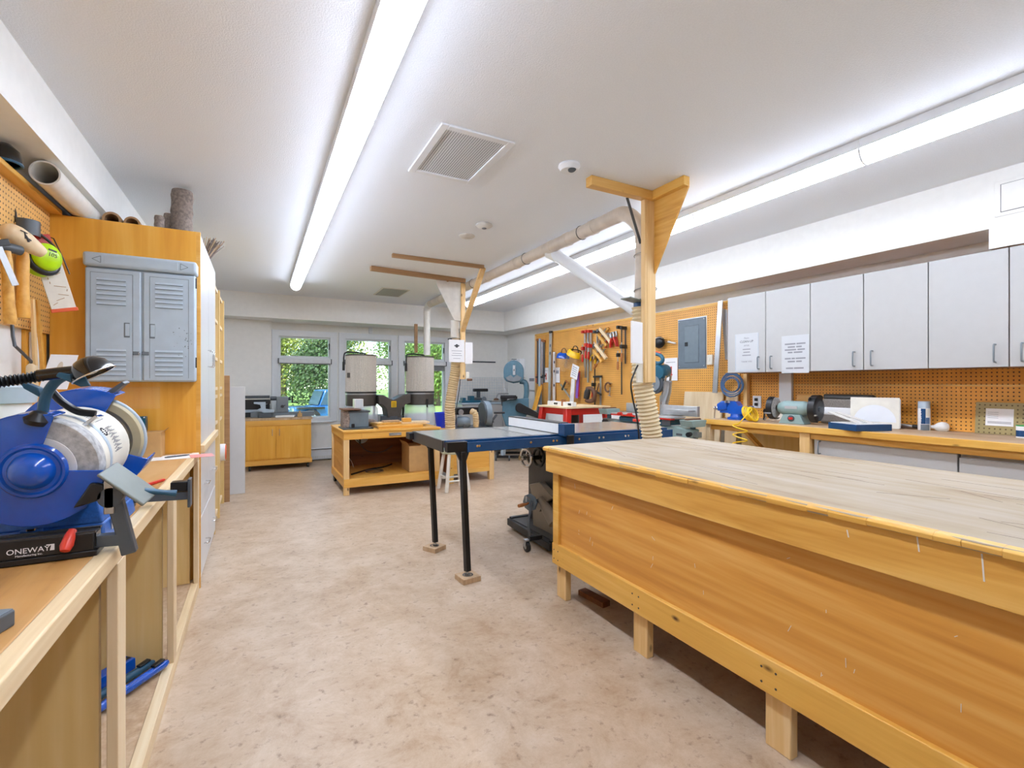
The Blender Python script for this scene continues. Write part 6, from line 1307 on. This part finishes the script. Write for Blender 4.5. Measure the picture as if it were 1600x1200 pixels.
# ------------------------------------------------------------------ small cabinet with the lathe
t = thing('rolling_cabinet', 'honey maple two-door rolling cabinet left of the windows', 'cabinet', (.26, 7.7, 0))
cx0, cx1, cy0, cy1 = -.16, .675, 7.45, 7.945
MB().box(cx0-.01, cy0-.012, .70, cx1+.02, cy1, .73).build('worktop', 'rough', t, .003)
MB().box(cx0, cy0, .14, cx1, cy1, .70).build('carcass', 'ply', t, .002)
for a, c, hx_ in ((cx0+.01, .212, .17), (.218, cx1-.09, .26)):
    d = MB().box(a, cy0-.012, .16, c, cy0-.001, .615).build('door', 'ply', t, .002)
    handle((hx_, cy0-.012, .53), (0, 0, 1), (0, -1, 0), 'brass', .003, d, L=.09, d=.018)
MB().box(cx0, cy0-.008, .625, cx1, cy0, .70).build('top_rail', 'plyx', t, .002)
MB().box(cx0-.01, cy0-.014, .075, cx1+.012, cy1, .14).build('plinth', 'plyx', t, .003)
for x in (cx0+.05, cx1-.04):
    for y in (cy0+.05, cy1-.06): MB().cyl((x-.014, y, .037), (x+.014, y, .037), .036, n=16).build('caster', 'black', t)
t = thing('wood_lathe', 'grey wood lathe with long bed on the small maple cabinet', 'lathe', (.3, 7.75, .731))
MB().box(-.1, 7.68, .731, .74, 7.78, .80).build('bed', 'greysteel', t, .004)
MB().box(.23, 7.66, .80, .385, 7.8, 1.025).build('headstock', 'greysteel', t, .006)
MB().cyl((.15, 7.73, 1.0), (.23, 7.73, 1.0), .03, n=16).cyl((.385, 7.73, .99), (.42, 7.73, .99), .022, n=14).build('spindle', 'dgrey', t)
MB().cyl((.305, 7.665, .885), (.305, 7.63, .885), .022, n=14).bar((.305, 7.632, .885), (.345, 7.632, .905), .014, .01).build('speed_knob', 'black', t)
MB().box(.43, 7.70, .93, .45, 7.73, 1.03).box(.45, 7.70, .93, .52, 7.73, .945).build('tool_rest', 'blackmetal', t, .003)
t = thing('bench_scroll_saw', 'small pale blue grey bench tool in front of the dark case', 'tool', (.05, 7.6, .731))
MB().prism([(-.02, 7.58, .845), (.06, 7.58, .80), (.19, 7.58, .80), (.20, 7.58, .84), (.09, 7.58, .855), (.09, 7.58, .92), (.14, 7.58, .935), (.14, 7.58, .955), (-.06, 7.58, .955), (-.06, 7.58, .93), (.02, 7.58, .915), (.03, 7.58, .87)], (0, .06, 0)).build('arm', 'locker', t, .006)
MB().box(.0, 7.56, .731, .16, 7.66, .80).build('foot', 'dgrey', t, .004)
MB().box(.09, 7.56, .93, .15, 7.6, .985).build('knob', 'black', t, .006)
t = thing('tool_case', 'dark tool case with pale lid edge against the wall on the small cabinet', 'case', (0, 7.86, .731))
MB().box(-.22, 7.8, .731, .145, 7.94, .985).build('case', 'black', t, .004)
MB().box(-.225, 7.795, .985, .15, 7.945, 1.0).build('lid_edge', 'cream', t, .002)
MB().box(-.22, 7.8, 1.0, .145, 7.94, 1.04).build('lid', 'dgrey', t, .003)
MB().box(-.18, 7.797, .80, .05, 7.80, .84).build('label_strip', 'locker', t)
t = thing('white_tray', 'shallow white tray on the corner of the small maple cabinet', 'tray', (.34, 7.55, .731))
MB().prism([(.21, 7.49, .731), (.45, 7.49, .731), (.48, 7.62, .731), (.23, 7.62, .731)], (0, 0, .03)).build('tray', 'tile', t, .006)
tag(MB().box(.50, 7.52, .731, .56, 7.58, .785).cyl((.53, 7.55, .78), (.53, 7.55, .82), .012).build('glue_pot', 'card', bevel=.004), 'small tan pot with nozzle on the end of the small cabinet', 'pot')
# ------------------------------------------------------------------ bandsaw (faces the camera side)
O = Vector((3.75, 6.73, 0)); q = .01042
BM = Matrix(((.881, .4726, 0, O.x), (-.4726, .881, 0, O.y), (0, 0, 1, 0), (0, 0, 0, 1)))
def bp(px, py, y=0): return ((px-815)*q, y, 1.22-(py-599)*q)
t = thing('bandsaw', 'tall blue grey bandsaw on a wheeled base in the corner', 'bandsaw', O)
arc = [bp(805.5+15.7*math.cos(math.radians(a)), 580-16.5*math.sin(math.radians(a)), -.09) for a in range(0, 181, 10)]
MB(BM).prism(arc + [bp(790, 590, -.09), bp(794, 596, -.09), bp(805, 599, -.09), bp(817, 597, -.09), bp(821, 592, -.09)], (0, .16, 0)).build('upper_housing', 'saw', t, .012)
MB(BM).prism([bp(793, 590, -.115), bp(801, 586, -.115), bp(805, 590, -.115), bp(810, 586, -.115), bp(818, 590, -.115), bp(815, 595, -.115), bp(805, 597, -.115), bp(796, 595, -.115)], (0, .03, 0)).build('door_web', 'greysteel', t, .006)
MB(BM).prism([bp(804, 571, -.115), bp(808, 571, -.115), bp(808, 586, -.115), bp(804, 586, -.115)], (0, .03, 0)).build('tension_slot', 'steel', t, .003)
MB(BM).cyl(bp(806, 563, -.06), bp(806, 580, -.12), .007, n=10).cyl(bp(802, 561.5, -.05), bp(810, 561.5, -.05), .007, n=10).build('tension_screw', 'dark', t)
MB(BM).tube(path([bp(815, 596, .0), bp(822, 597, .0), bp(825, 602, .0), bp(825.5, 613, .0), bp(824.5, 622, .0), bp(822, 630, .0)], 30), .042, 14).build('frame_neck', 'saw', t)
MB(BM).prism([bp(788, 628, -.09), bp(800, 624, -.09), bp(829, 622, -.09), bp(829, 640, -.09), bp(820, 660, -.09), bp(806, 672, -.09), bp(793, 664, -.09), bp(787.5, 648, -.09)], (0, .17, 0)).build('lower_housing', 'saw', t, .012)
MB(BM).prism([bp(814+6*math.cos(math.radians(a)), 636-7*math.sin(math.radians(a)), -.20) for a in range(60, 260, 20)] + [bp(842.5+3*math.cos(math.radians(a)), 648-4*math.sin(math.radians(a)), -.20) for a in range(260, 420, 20)], (0, .1, 0)).build('belt_guard', 'black', t, .012)
MB(BM).prism([bp(785, 619, -.2), bp(811, 619, -.2), bp(811, 622.5, -.2), bp(785, 622.5, -.2)], (0, .34, 0)).build('table', 'blackmetal', t, .004)
MB(BM).box(-.31, -.18, .985, -.06, -.13, 1.03).build('fence', 'black', t, .004)
MB(BM).prism([bp(785, 622, -.05), bp(796, 622, -.05), bp(793, 634, -.05), bp(787, 634, -.05)], (0, .08, 0)).build('trunnion', 'dgrey', t, .004)
MB(BM).box(-.262, -.03, 1.09, -.245, .0, 1.30).build('blade_guard', 'alu', t, .002)
MB(BM).cyl(bp(790.8, 594, -.01), bp(790.8, 620, -.01), .004, n=6).build('blade', 'steel', t)
MB(BM).box(-.26, -.04, 1.06, -.21, .04, 1.13).build('blade_guide', 'steel', t, .006)
MB(BM).box(-.30, -.2, .23, .27, .2, .27).build('stand_top', 'saw', t, .006)
for x in (-.26, .22):
    for y in (-.17, .17): MB(BM).bar((x, y, .23), (x*1.05, y*1.1, .07), .06, .06).build('stand_leg', 'locker', t, .004)
MB(BM).box(-.20, -.1, .27, .12, .1, .36).build('pedestal', 'saw', t, .006)
MB(BM).bar((-.38, -.22, .06), (.34, -.22, .06), .03, .04).bar((-.38, .22, .06), (.34, .22, .06), .03, .04).bar((-.38, -.22, .06), (-.38, .22, .06), .03, .04).bar((.34, -.22, .06), (.34, .22, .06), .03, .04).build('base_frame', 'blackmetal', t, .003)
for x, y in ((-.38, -.25), (-.17, -.26), (.3, -.25), (.3, .25), (-.36, .25)): MB(BM).cyl((x-.012, y, .04), (x+.012, y, .04), .04, n=18).build('caster', 'dgrey', t)
# ------------------------------------------------------------------ back corner: white counter, tiles, wall things
t = thing('corner_counter', 'white cupboard counter against the tiled back wall in the corner', 'counter', (3.65, 7.8, 0))
MB().box(3.06, 7.52, .855, 4.235, 8.095, .88).build('worktop', 'locker', t, .004)
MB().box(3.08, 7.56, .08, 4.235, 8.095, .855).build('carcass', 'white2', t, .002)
for k in range(3):
    d = MB().box(3.085+k*.383, 7.54, .1, 3.462+k*.383, 7.56, .845).build('door', 'white', t, .002)
    handle((3.42+k*.383 if k != 1 else 3.52, 7.54, .7), (0, 0, 1), (0, -1, 0), 'redbox' if k == 1 else 'steel', .006, d, L=.12)
t = thing('tile_backsplash', 'low white tiled backsplash above the corner counter', 'tiles', (3.65, 8.09, .885))
MB().box(3.06, 8.086, .882, 4.236, 8.0985, 1.33).build('tile_field', 'tile', t)
gr = MB()
for k in range(9): gr.box(3.06, 8.0852, .93+.05*k, 4.236, 8.0862, .933+.05*k)
for k in range(23): gr.box(3.1+.05*k, 8.0852, .882, 3.103+.05*k, 8.0862, 1.33)
gr.build('grout', 'locker', t)
tag(MB().box(3.45, 8.088, 1.61, 3.98, 8.099, 1.635).build('tool_strip', 'dgrey', bevel=.002), 'thin grey magnetic strip on the back wall above the tiles', 'strip')
t = thing('machine_vise', 'teal machine vise on the end of the corner counter', 'vise', (3.28, 7.68, .881))
MB().box(3.10, 7.62, .881, 3.46, 7.76, .92).build('base', 'teal', t, .004)
MB().box(3.12, 7.63, .92, 3.18, 7.75, .97).box(3.26, 7.63, .92, 3.34, 7.75, 1.0).build('jaw', 'teal', t, .004)
MB().cyl((3.34, 7.69, .945), (3.5, 7.69, .945), .025, n=12).build('screw', 'dgrey', t)
t = thing('drill_head', 'black bench tool head standing behind the teal vise', 'tool', (3.5, 7.85, .881))
MB().box(3.42, 7.82, 1.07, 3.70, 7.9, 1.125).build('head', 'black', t, .012)
MB().cyl((3.52, 7.86, .881), (3.52, 7.86, 1.08), .035, n=14).build('column', 'dgrey', t)
MB().cyl((3.6, 7.83, .93), (3.6, 7.79, .93), .05, n=18).build('motor_end', 'greysteel', t)
MB().box(3.44, 7.8, .881, 3.66, 7.92, .9).build('base', 'dgrey', t, .003)
t = thing('sink_tray', 'grey metal tray with wire handle on the corner counter beside the bandsaw', 'tray', (3.95, 7.75, .881))
MB().box(3.66, 7.6, .881, 4.15, 7.9, .915).build('tray', 'steel', t, .006)
MB().tube([(3.78, 7.7, .91), (3.84, 7.7, 1.03), (4.05, 7.7, 1.03)], .012, 8).build('wire_handle', 'steel', t)
MB().lathe((3.8, 7.7, .915), (0, 0, 1), [(.05, 0), (.04, .03), (0, .04)], 16).build('knob', 'leather', t)
t = thing('towel_dispenser', 'white dispenser box on the long wall behind the bandsaw', 'dispenser', (4.2, 7.55, 1.33))
MB().box(4.12, 7.4, 1.33, 4.239, 7.75, 1.66).build('body', 'paint', t, .015); MB().box(4.115, 7.42, 1.34, 4.121, 7.73, 1.38).build('slot', 'locker', t)
t = arrow_sheet((4.225, 7.148, 1.231), .28, .26, 'white printed sheet on the wall between the bandsaw and the pegboard', False)
tag(MB().bar((4.2, 6.912, 1.384), (4.2, 6.933, 1.231), .05, .03, (1, 0, 0)).build('orange_block', 'orange', bevel=.004), 'orange block fixed at the end strip of the big pegboard', 'block')
tag(MB().prism([(4.15, 6.768, 1.231), (3.95, 6.683, 0.79), (3.95, 6.581, 0.784), (4.15, 6.707, 1.167)], (.02, 0, 0)).build('plank', 'ply'), 'narrow amber board leaning behind the bandsaw', 'plank')
tag(MB().prism([(4.17, 6.76, 1.145), (4.02, 6.657, 0.684), (4.02, 6.497, 0.694)], (.015, 0, 0)).build('set_square', 'lockdk'), 'large grey triangle leaning beside the amber board', 'triangle')
# ------------------------------------------------------------------ outside the windows
GZ = -.85
tag(MB().box(-80, 8.6, GZ-.1, 110, 160, GZ).build('lawn', 'grass', flat=True), 'sunlit lawn outside the windows', 'lawn', kind='structure')
tag(MB().prism([(4.3, 20, GZ+.002), (5.4, 20, GZ+.002), (15.5, 62, GZ+.002), (12.5, 62, GZ+.002)], (0, 0, .012)).build('driveway', 'drive', flat=True), 'pale gravel drive outside the middle window', 'drive', kind='structure')
def crown(name, mat, seed, n=9000, R=(2.6, 2.2, 2.6)):
    rnd = random.Random(seed); m = MB()
    blobs = [(Vector((rnd.uniform(-1, 1)*R[0]*.6, rnd.uniform(-1, 1)*R[1]*.6, rnd.uniform(-.75, .8)*R[2])), rnd.uniform(.8, 1.5)) for _ in range(22)]
    for _ in range(n):
        c, r = rnd.choice(blobs); d = Vector((rnd.gauss(0, 1), rnd.gauss(0, 1), rnd.gauss(0, 1))).normalized()
        p = c + d*r*rnd.uniform(.55, 1.05); s_ = rnd.uniform(.05, .11)
        nrm = (d + Vector((rnd.gauss(0, .5), rnd.gauss(0, .5), rnd.gauss(0, .5)))).normalized(); u = nrm.orthogonal().normalized()*s_; v = nrm.cross(u).normalized()*s_*.6
        m.quad(p-u, p+v, p+u, p-v)
    return m
def tree(x, y, h, mat, seed, label, sc=1.0, low=0.0):
    t = thing('tree', label, 'tree', (x, y, GZ), 'trees outside the windows')
    b_ = crown('crown', mat, seed); bmesh.ops.scale(b_.bm, verts=b_.bm.verts, vec=(sc, sc, sc)); bmesh.ops.translate(b_.bm, verts=b_.bm.verts, vec=(x, y, GZ+h))
    b_.build('crown', mat, t, flat=True)
    MB().tube([(x, y, GZ), (x+.1, y, GZ+h*.5), (x, y+.1, GZ+h+.8)], [.22*sc, .16*sc, .06*sc], 10).build('trunk', 'trunk', t)
for k, (x, y, h, mt, sc, lb) in enumerate(((-3.2, 42, 4.2, 'leaf', 1.5, 'nearest leafy tree at the edge of the first window'), (5.7, 42, 4.0, 'leafd', 1.5, 'nearest dark tree behind the blue car'), (14.6, 42, 4.2, 'leaf', 1.5, 'nearest leafy tree seen through the third window'),
        (2.2, 55, 5.4, 'leafy', 2.0, 'yellow green tree filling the gap between the two nearest trees'), (14.0, 55, 5.6, 'leaf', 2.0, 'mid green tree in the second row seen through the middle window'), (26, 55, 5.4, 'leafd', 2.0, 'dark tree in the second row furthest along the lawn'),
        (-6, 74, 8.0, 'leafd', 2.8, 'tallest dark tree far behind the first window'), (10.6, 74, 8.5, 'leafy', 2.8, 'tallest yellow green tree far behind the drive'), (27.2, 74, 8.0, 'leaf', 2.8, 'tallest mid green tree far behind the third window'))):
    tree(x, y, h, mt, 11+k, lb, sc)
# blue car
t = thing('car', 'blue boxy off-road car parked on the lawn outside the first window', 'car', (3.35, 25, GZ))
m = Matrix.Translation((3.35, 25, GZ)) @ Matrix.Rotation(math.radians(12), 4, 'Z') @ Matrix.Scale(1.18, 4)
MB(m).box(-1.0, -.75, .38, 1.0, .75, .85).build('body', 'car', t, .05); MB(m).box(-1.75, -.55, .42, -1.0, .55, .82).build('bonnet', 'car', t, .06)
MB(m).prism([(-.85, -.7, .85), (1.0, -.7, .85), (1.0, -.62, 1.5), (-.6, -.62, 1.5)], (0, 1.36, 0)).build('cab', 'car', t, .04)
MB(m).prism([(-.82, -.72, .9), (-.1, -.72, .9), (-.1, -.66, 1.42), (-.56, -.66, 1.42)], (0, .02, 0)).prism([(.0, -.72, .9), (.9, -.72, .9), (.9, -.66, 1.42), (.0, -.66, 1.42)], (0, .02, 0)).build('side_window', 'carglass', t)
MB(m).prism([(-.87, -.6, .9), (-.87, .6, .9), (-.66, .55, 1.44), (-.66, -.55, 1.44)], (-.02, 0, .0)).build('windscreen', 'carglass', t)
for x in (-1.2, .65):
    for s_ in (-1, 1):
        w = MB(m).tube([(x, s_*.66, .36), (x, s_*.68, .36), (x, s_*.86, .36), (x, s_*.88, .36)], [.32, .36, .36, .32], 26).build('wheel', 'tyre', t)
        MB(m).lathe((x, s_*.885, .36), (0, s_, 0), [(.2, -.01), (.18, .01), (.06, .02), (0, .02)], 16).build('hub', 'steel', w)
    for s_ in (-1, 1): MB(m).box(x-.5, s_*.62, .74, x+.5, s_*.9, .82).build('wheel_arch', 'black', t, .02)
MB(m).box(-1.9, -.75, .42, -1.76, .75, .58).build('bumper', 'black', t, .03)
MB(m).cyl((-1.76, -.42, .68), (-1.79, -.42, .68), .1, n=18).cyl((-1.76, .42, .68), (-1.79, .42, .68), .1, n=18).build('headlamp', 'alu', t)
